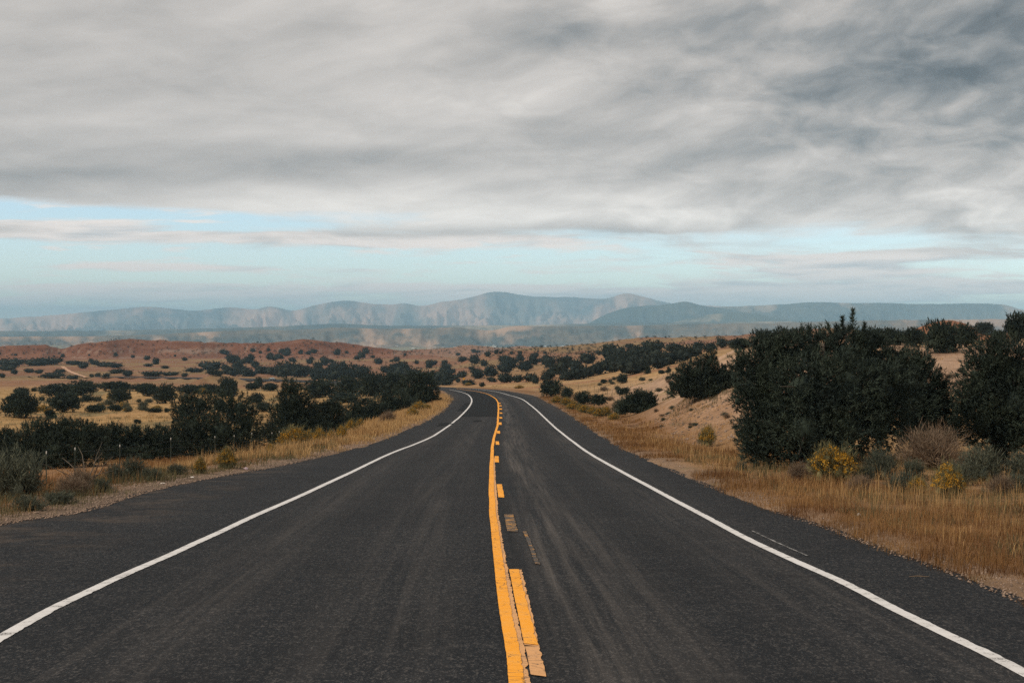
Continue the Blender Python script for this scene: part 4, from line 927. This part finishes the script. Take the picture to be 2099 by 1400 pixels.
for kind, a in [('sage', (272, 985, 52, 44, 'grey green shrub with dull yellow tips on the left verge')), ('sage', (236, 990, 36, 36, 'grey green shrub left of the yellow tipped one')), ('sage', (28, 1022, 120, 92, 'big feathery grey shrub at the left edge')), ('sage', (118, 1034, 74, 26, 'blue green mat of sage near the gravel')),
                ('sage', (841, 834, 24, 17, 'pale grey shrub at the foot of the clump by the bend')), ('sage', (1272, 852, 36, 32, 'pale green shrub left of the spiky low juniper')), ('dry', (1912, 962, 116, 70, 'big dry pinkish grey bush between the right hand junipers')), ('sage', (2012, 985, 92, 66, 'grey sage bush under the tall juniper at the right edge')),
                ('sage', (1805, 985, 62, 58, 'dark grey sage right of the golden shrub')), ('sage', (1850, 1008, 60, 36, 'low olive sage in front of the dry bush')), ('sage', (2085, 1010, 60, 36, 'olive shrub at the right edge in the straw')), ('dry', (168, 1010, 44, 40, 'tangle of dead dark twigs beside a fence post')), ('dry', (795, 868, 30, 20, 'dry reddish brush behind the tall straw')), ('sage', (1775, 992, 40, 34, 'small grey sage touching the golden shrub')), ('dry', (1760, 1012, 46, 30, 'dry brown tuft in front of the golden shrub')), ('sage', (1870, 985, 50, 40, 'olive bush at the left foot of the dry pinkish bush')), ('sage', (1960, 995, 56, 46, 'dark olive bush behind the loose yellow shrub')), ('dry', (2050, 1015, 50, 34, 'brown dry tuft below the grey sage at the right')), ('sage', (2100, 985, 70, 56, 'dark sage cut off by the right edge')), ('cham', (1880, 1012, 38, 30, 'small faded yellow shrub left of the loose one')), ('dry', (1640, 985, 44, 30, 'dry brown grass clump under the huge juniper')), ('sage', (60, 1048, 70, 30, 'dark olive scrub in front of the feathery grey shrub')), ('sage', (205, 1010, 50, 26, 'low blue green sage on the bank')), ('sage', (310, 985, 46, 26, 'low grey sage right of the yellow tipped one')), ('dry', (150, 1018, 60, 34, 'reddish dry clump on the bank by the first posts')), ('sage', (360, 975, 40, 22, 'flat olive shrub toward the bright yellow one')), ('sage', (1520, 965, 22, 18, 'small olive tuft at the left foot of the huge juniper'))]:
    put_shrub(kind, *a[:4], a[4], G3)
r5 = np.random.default_rng(77)
for i in range(64):
    px, py = (r5.uniform(0, 330), r5.uniform(818, 850)) if i < 42 else (r5.uniform(380, 760), r5.uniform(806, 850))
    put_shrub('cham' if r5.random() < .45 else 'sage', px, py, r5.uniform(12, 24), r5.uniform(7, 12), 'low olive or yellowish scrub bush on the left meadow', 'scrub bushes on the left meadow')
for i in range(40):
    px, py = (r5.uniform(1900, 2099), r5.uniform(725, 790)) if i < 14 else (r5.uniform(1340, 1510), r5.uniform(835, 885)) if i < 26 else (r5.uniform(1220, 1380), r5.uniform(775, 830))
    put_shrub('dry' if r5.random() < .4 else 'sage', px, py, r5.uniform(9, 18), r5.uniform(4, 8), 'small dry tuft on the sandy ground right of the road', 'dry tufts on the sand at the right')

# ------------------------------------------------------------------ grass, gravel (uncountable)
def grass(name, label, spots_fn, n, mat, hmin, hmax, wid, seed, lean=.35, clump=1):
    r = np.random.default_rng(seed)
    X, Y = spots_fn(r, n)
    if clump > 1:
        X = np.repeat(X, clump) + r.normal(0, .07, len(X) * clump) * np.repeat(1 + Y / 60, clump); Y = np.repeat(Y, clump) + r.normal(0, .07, len(Y) * clump) * np.repeat(1 + Y / 60, clump)
    keep = fbm(X / 1.1, Y / 2.0, 3, seed + 5) + fbm(X / 5.0, Y / 9.0, 2, seed + 6) * .6 > -.13
    X, Y = X[keep], Y[keep]
    Z = H(X, Y); n = len(X)
    patchy = np.clip(.58 + fbm(X / 1.5, Y / 1.9, 3, seed) * 2.4, .12, 1.5)
    h = r.uniform(hmin, hmax, n) * patchy; a = r.uniform(0, 6.28, n); l = r.normal(0, lean, n)
    d = unit(np.stack([np.cos(a) * l, np.sin(a) * l, np.ones(n)], 1)); side = np.stack([np.cos(a + 1.57), np.sin(a + 1.57), np.zeros(n)], 1)
    w = (wid * np.clip(Y / 28.0, .8, 6) * r.uniform(.6, 1.4, n))[:, None]
    p = np.stack([X, Y, Z - .02], 1); mid = p + d * (h * .55)[:, None]
    tip = p + unit(d + np.stack([np.cos(a) * .5 * l, np.sin(a) * .5 * l, -np.abs(l) * .6], 1)) * h[:, None]
    V = np.stack([p - side * w, p + side * w, mid + side * w * .75, mid - side * w * .75, tip], 1).reshape(-1, 3)
    i = np.arange(n)[:, None] * 5
    T = np.concatenate([i + [0, 1, 2], i + [0, 2, 3], i + [3, 2, 4]]).astype(np.int32)
    o = mesh_obj(name, V, T, mat); tag(o, label, 'grass', kind='stuff'); return o
def verge(side, y0, y1, d0, d1, power=1.0):
    def f(r, n):
        Y = np.exp(r.uniform(math.log(y0), math.log(y1), n)); d = d0 + (d1 - d0) * r.random(n) ** power
        X = XR(Y) + d if side > 0 else XL(Y) - d
        return X, Y
    return f
grass('dry_grass', 'rusty and straw coloured grass along the right side of the road', verge(1, 10, 60, -.12, 5.5, 1.15), 19000, M_GRASS_R, .05, .27, .0038, 801, clump=6)
grass('dry_grass', 'tall pale straw stalks in the right verge', verge(1, 13, 62, .7, 6.0), 2600, M_GRASS_T, .16, .46, .0034, 802, lean=.2, clump=5)
grass('dry_grass', 'dry grass along the right verge toward the bend', verge(1, 50, 240, -.05, 3.4), 7000, M_GRASS_R, .08, .3, .0034, 803, clump=5)
grass('dry_grass', 'olive grass tufts near the right edge', verge(1, 12, 50, .6, 6.5), 5000, M_GRASS_G, .08, .32, .0038, 804, clump=6)
grass('dry_grass', 'dry grass along the left side of the road', verge(-1, 44, 260, .02, 6.5), 15000, M_GRASS_T, .15, .5, .0034, 805, clump=5)
grass('dry_grass', 'rusty grass on the left bank near the fence', verge(-1, 22, 90, .3, 12, .9), 11000, M_GRASS_R, .10, .36, .0038, 806, clump=5)
grass('dry_grass', 'olive grass on the left bank near the gravel', verge(-1, 20, 70, .4, 9), 8000, M_GRASS_G, .10, .34, .0038, 807, clump=5)
grass('dry_grass', 'rusty and straw grass beyond the left fence', verge(-1, 52, 130, 8, 26), 8000, M_GRASS_R, .12, .36, .0038, 812, clump=5)
grass('dry_grass', 'olive and brown grass creeping over the left gravel', verge(-1, 17, 55, .12, 4.5), 7000, M_GRASS_G, .06, .26, .0038, 814, clump=6)
def meadow(r, n):
    px = r.uniform(-40, 760, n); Y = np.exp(r.uniform(math.log(105), math.log(480), n)); return (px - CX) / F * Y, Y
grass('meadow_grass', 'pale straw tufts covering the left meadow', meadow, 9000, M_GRASS_T, .18, .42, .0034, 808, clump=4)
def scrub_spots(r, n):
    px = r.uniform(-40, 1420, n); Y = np.exp(r.uniform(math.log(120), math.log(1500), n)); X = (px - CX) / F * Y
    ok = (np.maximum(XL(Y) - X, X - XR(Y)) > 4) & (fbm(X / 25, Y / 40, 3, 444) > -.06); return X[ok], Y[ok]
grass('low_scrub', 'sparse low grey green scrub speckling the plain', scrub_spots, 9000, M_GRASS_G, .2, .55, .0034, 811, lean=.6, clump=14)
def hillg(r, n):
    px = r.uniform(1180, 2120, n); Y = np.exp(r.uniform(math.log(88), math.log(330), n)); return (px - CX) / F * Y, Y
grass('hill_grass', 'thin straw tufts on the sandy slopes at the right', hillg, 3000, M_GRASS_T, .15, .35, .0034, 809, clump=4)
def bankg(r, n):
    px = r.uniform(1380, 1530, n); Y = r.uniform(78, 90, n); return (px - CX) / F * Y, Y
grass('hill_grass', 'olive tufts along the brow of the sandy bank', bankg, 420, M_GRASS_G, .15, .4, .0034, 810, clump=6)
def bankt(r, n):
    px = r.uniform(1270, 1530, n); Y = r.uniform(62, 92, n); return (px - CX) / F * Y, Y
grass('hill_grass', 'sparse dry tufts on the face of the sandy bank', bankt, 520, M_GRASS_T, .12, .34, .0034, 813, clump=9)
def pebbles(name, label, seed, n, side, y0, y1, d0, d1, s0, s1, mat):
    r = np.random.default_rng(seed); Y = np.exp(r.uniform(math.log(y0), math.log(y1), n)); d = d0 + (d1 - d0) * r.random(n)
    X = XR(Y) + d if side > 0 else XL(Y) - d
    Z = np.maximum(H(X, Y), np.where(d < 0, base(Y), -1e9)); s = r.uniform(s0, s1, n) ** 1.0
    oc = np.array([(1, 0, 0), (0, 1, 0), (-1, 0, 0), (0, -1, 0), (0, 0, .7), (0, 0, -.5)], float)
    V = oc[None] * s[:, None, None] * r.uniform(.6, 1.3, (n, 6, 3)); a = r.uniform(0, 6.28, n); c, q = np.cos(a)[:, None], np.sin(a)[:, None]
    V = np.stack([V[..., 0] * c - V[..., 1] * q, V[..., 0] * q + V[..., 1] * c, V[..., 2]], -1) + np.stack([X, Y, Z], 1)[:, None]
    T = np.array([(0, 1, 4), (1, 2, 4), (2, 3, 4), (3, 0, 4), (1, 0, 5), (2, 1, 5), (3, 2, 5), (0, 3, 5)])
    o = mesh_obj(name, V.reshape(-1, 3), (np.arange(n)[:, None, None] * 6 + T[None]).reshape(-1, 3), mat); tag(o, label, 'gravel', kind='stuff')
M_PEB = island_mat('gravel_stones', (.13, .095, .075), (.40, .29, .22), .9, .15)
pebbles('gravel', 'loose pinkish gravel along the left edge of the asphalt', 901, 9000, -1, 16, 48, -.25, 1.5, .012, .03, M_PEB)
pebbles('gravel', 'scattered gravel along the left edge toward the bend', 902, 2500, -1, 45, 150, -.1, .6, .02, .045, M_PEB)
pebbles('gravel', 'scattered gravel along the right edge of the asphalt', 903, 3000, 1, 9, 70, -.18, .25, .008, .022, M_PEB)

pebbles('gravel', 'stones scattered on the sandy bank', 904, 1500, 1, 64, 92, 3.2, 11, .03, .10, M_PEB)

# ------------------------------------------------------------------ fences, signs, car, litter
M_POST = plain('fence_steel', (.035, .045, .035), .7, .3); M_TIP = plain('white_tip', (.55, .55, .53), .6); M_WIRE = plain('fence_wire', (.16, .15, .14), .5, .5, .6)
def box(x0, x1, y0, y1, z0, z1):
    V = [(x0, y0, z0), (x1, y0, z0), (x1, y1, z0), (x0, y1, z0), (x0, y0, z1), (x1, y0, z1), (x1, y1, z1), (x0, y1, z1)]
    return V, [[3, 2, 1, 0], [0, 1, 5, 4], [1, 2, 6, 5], [2, 3, 7, 6], [3, 0, 4, 7], [4, 5, 6, 7]]
def tpost(parent, X, Y, hgt, wid=.034):
    z = Hz(X, Y); V, Fc = join([box(-wid / 2, wid / 2, -.006, .006, -.3, hgt - .085), box(-.007, .007, 0.0065, .04, -.3, hgt - .085)])
    p = mesh_obj('post', V, Fc, M_POST, parent=parent, loc=(X, Y, z))
    V, Fc = join([box(-wid / 2, wid / 2, -.006, .006, hgt - .085, hgt), box(-.007, .007, .0065, .04, hgt - .085, hgt)])
    mesh_obj('post_tip', V, Fc, M_TIP, parent=p)
    return (X, Y, z)
def fence(label, spots, hgt):
    root = empty('wire_fence', (0, 0, 0)); P = [tpost(root, X, Y, hgt) for X, Y in spots]
    for k in (.42, .68, .93):
        V, Fc = join([tube([(a[0], a[1] - .03, a[2] + hgt * k * .95), ((a[0] + b[0]) / 2, (a[1] + b[1]) / 2 - .03, (a[2] + b[2]) / 2 + hgt * k * .95 - .03), (b[0], b[1] - .03, b[2] + hgt * k * .95)], [.0016] * 3, 3) for a, b in zip(P, P[1:])])
        mesh_obj('wire', V, Fc, M_WIRE, parent=root)
    tag(root, label, 'fence'); return root
fy = [45.7, 51, 56, 62, 70, 80.5, 87, 93.4, 98.8, 104.5, 110]
fence('wire fence of dark steel posts with white tips below the left side of the road', [(-15.0 + .25 * math.sin(y * 3), y) for y in fy], 1.2)
rp = [(1186, 798), (1205, 802), (1219, 806), (1227, 809), (1236, 812), (1245, 815), (1255, 818), (1270, 824), (1298, 834)]
fence('thin wire fence crossing the tan slope right of the road', sorted([hit(*p)[:2] for p in rp], key=lambda q: -q[1]), 1.15)
rt_ = empty('fence_post'); X, Y, Z = hit(1911, 790); tpost(rt_, X, Y, 1.25, .05); tag(rt_, 'single steel post with a white tip on the sandy hill at the right', 'post')
def move_root(root):
    """put the empty at the first part's foot, parts keep their places"""
    ps = [c for c in root.children if c.name.startswith('post')]; loc = ps[0].location.copy()
    for c in root.children: c.location = c.location - loc
    root.location = loc
for o in list(COL.objects):
    if o.name.startswith(('wire_fence', 'fence_post')) and o.type == 'EMPTY': move_root(o)
M_SIGNY = plain('sign_yellow', (.85, .42, .02), .4, .4, vary=.05); M_BLACK = plain('sign_black', (.01, .01, .01), .5); M_GALV = plain('galvanised_steel', (.42, .43, .43), .45, .5, .6)
def warning_sign():
    X, Y, Z = hit(951, 786, y0=380); root = empty('road_sign', (X, Y, Z)); s = .46; hc = (786 - 778) / F * Y + .25
    V, Fc = join([box(-.03, .03, -.02, .02, -.3, hc + s * .6)]); mesh_obj('post', V, Fc, M_GALV, parent=root)
    y = -.03
    V = [(0, y, hc - s), (s, y, hc), (0, y, hc + s), (-s, y, hc), (0, y + .006, hc - s), (s, y + .006, hc), (0, y + .006, hc + s), (-s, y + .006, hc)]
    pn = mesh_obj('panel', V, [[0, 1, 2, 3], [7, 6, 5, 4], [0, 4, 5, 1], [1, 5, 6, 2], [2, 6, 7, 3], [3, 7, 4, 0]], M_SIGNY, parent=root)
    path = [(.10, -.24), (.10, -.02), (.06, .08), (-.04, .10)]; A = []
    for (a, b), (c, d) in zip(path, path[1:]):
        n = math.hypot(c - a, d - b); ox, oz = -(d - b) / n * .05, (c - a) / n * .05
        A.append(([(a + ox, y - .004, hc + b + oz), (a - ox, y - .004, hc + b - oz), (c - ox, y - .004, hc + d - oz), (c + ox, y - .004, hc + d + oz)], [[0, 1, 2, 3]]))
    A.append(([(-.03, y - .005, hc + .21), (-.03, y - .005, hc - .01), (-.20, y - .005, hc + .10)], [[0, 1, 2]]))
    V, Fc = join(A); mesh_obj('arrow', V, Fc, M_BLACK, parent=pn)
    tag(root, 'yellow diamond curve warning sign beyond the bend', 'sign')
warning_sign()
def back_sign():
    X, Y, Z = hit(924, 786, y0=380); root = empty('road_sign', (X, Y, Z)); hc = 1.05
    V, Fc = box(-.03, .03, -.02, .02, -.3, hc + .3); mesh_obj('post', V, Fc, M_GALV, parent=root)
    V, Fc = box(-.28, .28, -.035, -.022, hc - .3, hc + .34); mesh_obj('panel', V, Fc, plain('sign_back', (.36, .38, .39), .5, .4), parent=root)
    tag(root, 'grey back of a small road sign beyond the bend', 'sign')
back_sign()
def car():
    Y = 871.0; X = float((XL(Y) * .55 + XR(Y) * .45)); root = empty('car', (X, Y, float(base(Y)) + .02), R(48))
    prof = [(-2.2, .35), (-2.25, .6), (-2.1, .85), (-1.2, .95), (-.5, 1.42), (1.0, 1.46), (1.75, 1.0), (2.2, .92), (2.25, .55), (2.15, .32)]
    def ext(pr, w, name, mat, inset=0.0):
        n = len(pr); V = [(x_ * 0 + s * (w - (inset if z_ > 1.0 else 0)), x_, z_) for s in (-1, 1) for x_, z_ in pr]
        Fc = [list(range(n))[::-1], list(range(n, 2 * n))] + [[i, (i + 1) % n, n + (i + 1) % n, n + i] for i in range(n)]
        return mesh_obj(name, V, Fc, mat, parent=root)
    ext(prof, .88, 'body', plain('car_paint', (.02, .022, .026), .25, .6), .16)
    glass = plain('car_glass', (.30, .36, .40), .1, .8)
    for s in (-1, 1):
        V = [(s * .89, -1.05, .96), (s * .89, 1.5, .99), (s * .745, .95, 1.38), (s * .745, -.45, 1.36)]
        mesh_obj('side_window', V, [[0, 1, 2, 3]] if s > 0 else [[3, 2, 1, 0]], glass, parent=root)
    mesh_obj('windscreen', [(-.7, -1.16, 1.0), (.7, -1.16, 1.0), (.62, -.56, 1.42), (-.62, -.56, 1.42)], [[0, 1, 2, 3]], glass, parent=root)
    mesh_obj('rear_window', [(-.7, 1.75, 1.04), (.7, 1.75, 1.04), (.62, 1.1, 1.45), (-.62, 1.1, 1.45)], [[3, 2, 1, 0]], glass, parent=root)
    V, Fc = box(-.66, .66, -.45, .95, 1.465, 1.49); mesh_obj('roof', V, Fc, plain('car_roof', (.6, .62, .63), .3, .6), parent=root)
    tyre = plain('tyre', (.02, .02, .02), .9)
    for s in (-1, 1):
        for y_ in (-1.4, 1.35):
            V, Fc = tube([(s * .70, y_, .33), (s * .91, y_, .33)], [.33, .33], 14); w_ = mesh_obj('wheel', V, Fc, tyre, parent=root)
            V, Fc = tube([(s * .905, y_, .33), (s * .925, y_, .33)], [.19, .17], 10); mesh_obj('rim', V, Fc, M_GALV, parent=w_)
        V, Fc = box(s * .62 - .16, s * .62 + .16, -2.27, -2.2, .62, .75); mesh_obj('headlight', V, Fc, M_TIP, parent=root)
    tag(root, 'small dark car driving on the far road', 'car')
car()
def crumple(name, px, py, w, h, c, label, cat, seed):
    X, Y, Z = hit(px, py); r = np.random.default_rng(seed); s = w * Y / F * .5; k = h * Y / F
    n, m = 9, 5; V = []; Fc = []
    for j in range(m):
        for i in range(n):
            a = 6.2832 * i / n; q = math.sin(math.pi * (.12 + .76 * j / (m - 1))) * r.uniform(.65, 1.15)
            V.append((math.cos(a) * q * s, math.sin(a) * q * s * .7, k * (j / (m - 1)) * r.uniform(.75, 1.15) - .005))
    for j in range(m - 1):
        for i in range(n): Fc.append([j * n + i, j * n + (i + 1) % n, (j + 1) * n + (i + 1) % n, (j + 1) * n + i])
    Fc.append(list(range(n))[::-1]); Fc.append([(m - 1) * n + i for i in range(n)])
    o = mesh_obj(name, V, Fc, plain(name + '_skin', c, .7, .3, vary=.2, scale=30), loc=(X, Y, Z)); tag(o, label, cat)
crumple('litter', 504, 964, 12, 6, (.66, .50, .52), 'crumpled pinkish white litter on the left gravel edge', 'litter', 1)
crumple('litter', 394, 981, 9, 3, (.74, .70, .66), 'small white scrap on the left gravel edge, nearer of two right of the shrubs', 'litter', 2)
crumple('pale_stone', 334, 995, 12, 3, (.62, .56, .50), 'flat pale stone at the left asphalt edge below the grey shrubs', 'stone', 3)
crumple('litter', 1760, 1060, 9, 7, (.72, .69, .64), 'small white scrap in the rusty grass at the right', 'litter', 4)
def twig():
    X, Y = road_pt(1884, 1183); z = float(base(Y)) + .008
    V, Fc = join([tube([(-.10, 0, 0), (-.02, .012, .004), (.10, -.006, 0)], [.004, .006, .003], 5), tube([(-.02, .012, .004), (.04, .05, .003)], [.004, .002], 4)])
    o = mesh_obj('twig', V, Fc, M_DRYB, loc=(X, Y, z)); tag(o, 'small brown twig lying on the right shoulder', 'twig')
twig()
def dead_branch():
    X, Y, Z = hit(175, 1003); parts = []; r = random.Random(4)
    for k in range(16):
        a = r.uniform(0, 6.28); q = [(0, 0, 0)]; d = np.array([math.cos(a) * .7, math.sin(a) * .3, r.uniform(.3, 1.0)])
        for s in range(4): q.append(tuple(np.array(q[-1]) + d * .2)); d = d + np.array([r.uniform(-.4, .4), r.uniform(-.4, .4), r.uniform(-.3, .2)])
        parts.append(tube(q, [.016, .013, .010, .007, .003], 4))
    V, Fc = join(parts); o = mesh_obj('dead_branch', V, Fc, M_BARK, loc=(X, Y, Z)); tag(o, 'dark dead branches sticking up at the foot of a left fence post', 'branch')
dead_branch()

# ------------------------------------------------------------------ the air
def haze():
    s = 54000.0; V, Fc = box(-s, s, -s, s, -140.0, 600.0)
    m = bpy.data.materials.new('haze_air'); m.use_nodes = True; nt = m.node_tree; nt.nodes.clear()
    out = nt.nodes.new('ShaderNodeOutputMaterial'); pv = nt.nodes.new('ShaderNodeVolumePrincipled')
    pv.inputs['Color'].default_value = (.46, .76, 1.0, 1); pv.inputs['Density'].default_value = 5.0e-5; pv.inputs['Anisotropy'].default_value = -0.3
    nt.links.new(pv.outputs[0], out.inputs['Volume'])
    o = mesh_obj('haze', V, Fc, m); tag(o, 'thin bluish haze over the valley', 'haze', kind='stuff'); o.display_type = 'WIRE'
haze()

# ------------------------------------------------------------------ single out what can be singled out among look-alikes
def qualify():
    by = {}
    for o in COL.objects:
        if o.parent is None and 'label' in o and 'group' in o: by.setdefault((o['group'], o['label']), []).append(o)
    for (g, l), os_ in by.items():
        if len(os_) < 5: continue
        px = lambda o: CX + F * o.location.x / o.location.y
        py = lambda o: HORY + F * (EYE - o.location.z) / o.location.y
        size = lambda o: o.scale.x / o.location.y
        left = list(os_); taken = []
        for word, key in (('leftmost', px), ('rightmost', lambda o: -px(o)), ('largest', lambda o: -size(o)), ('smallest', size), ('farthest', lambda o: -o.location.y), ('nearest', lambda o: o.location.y)):
            o = min(os_, key=key)
            if o in left:
                left.remove(o); o['label'] = word + ' ' + l
qualify()
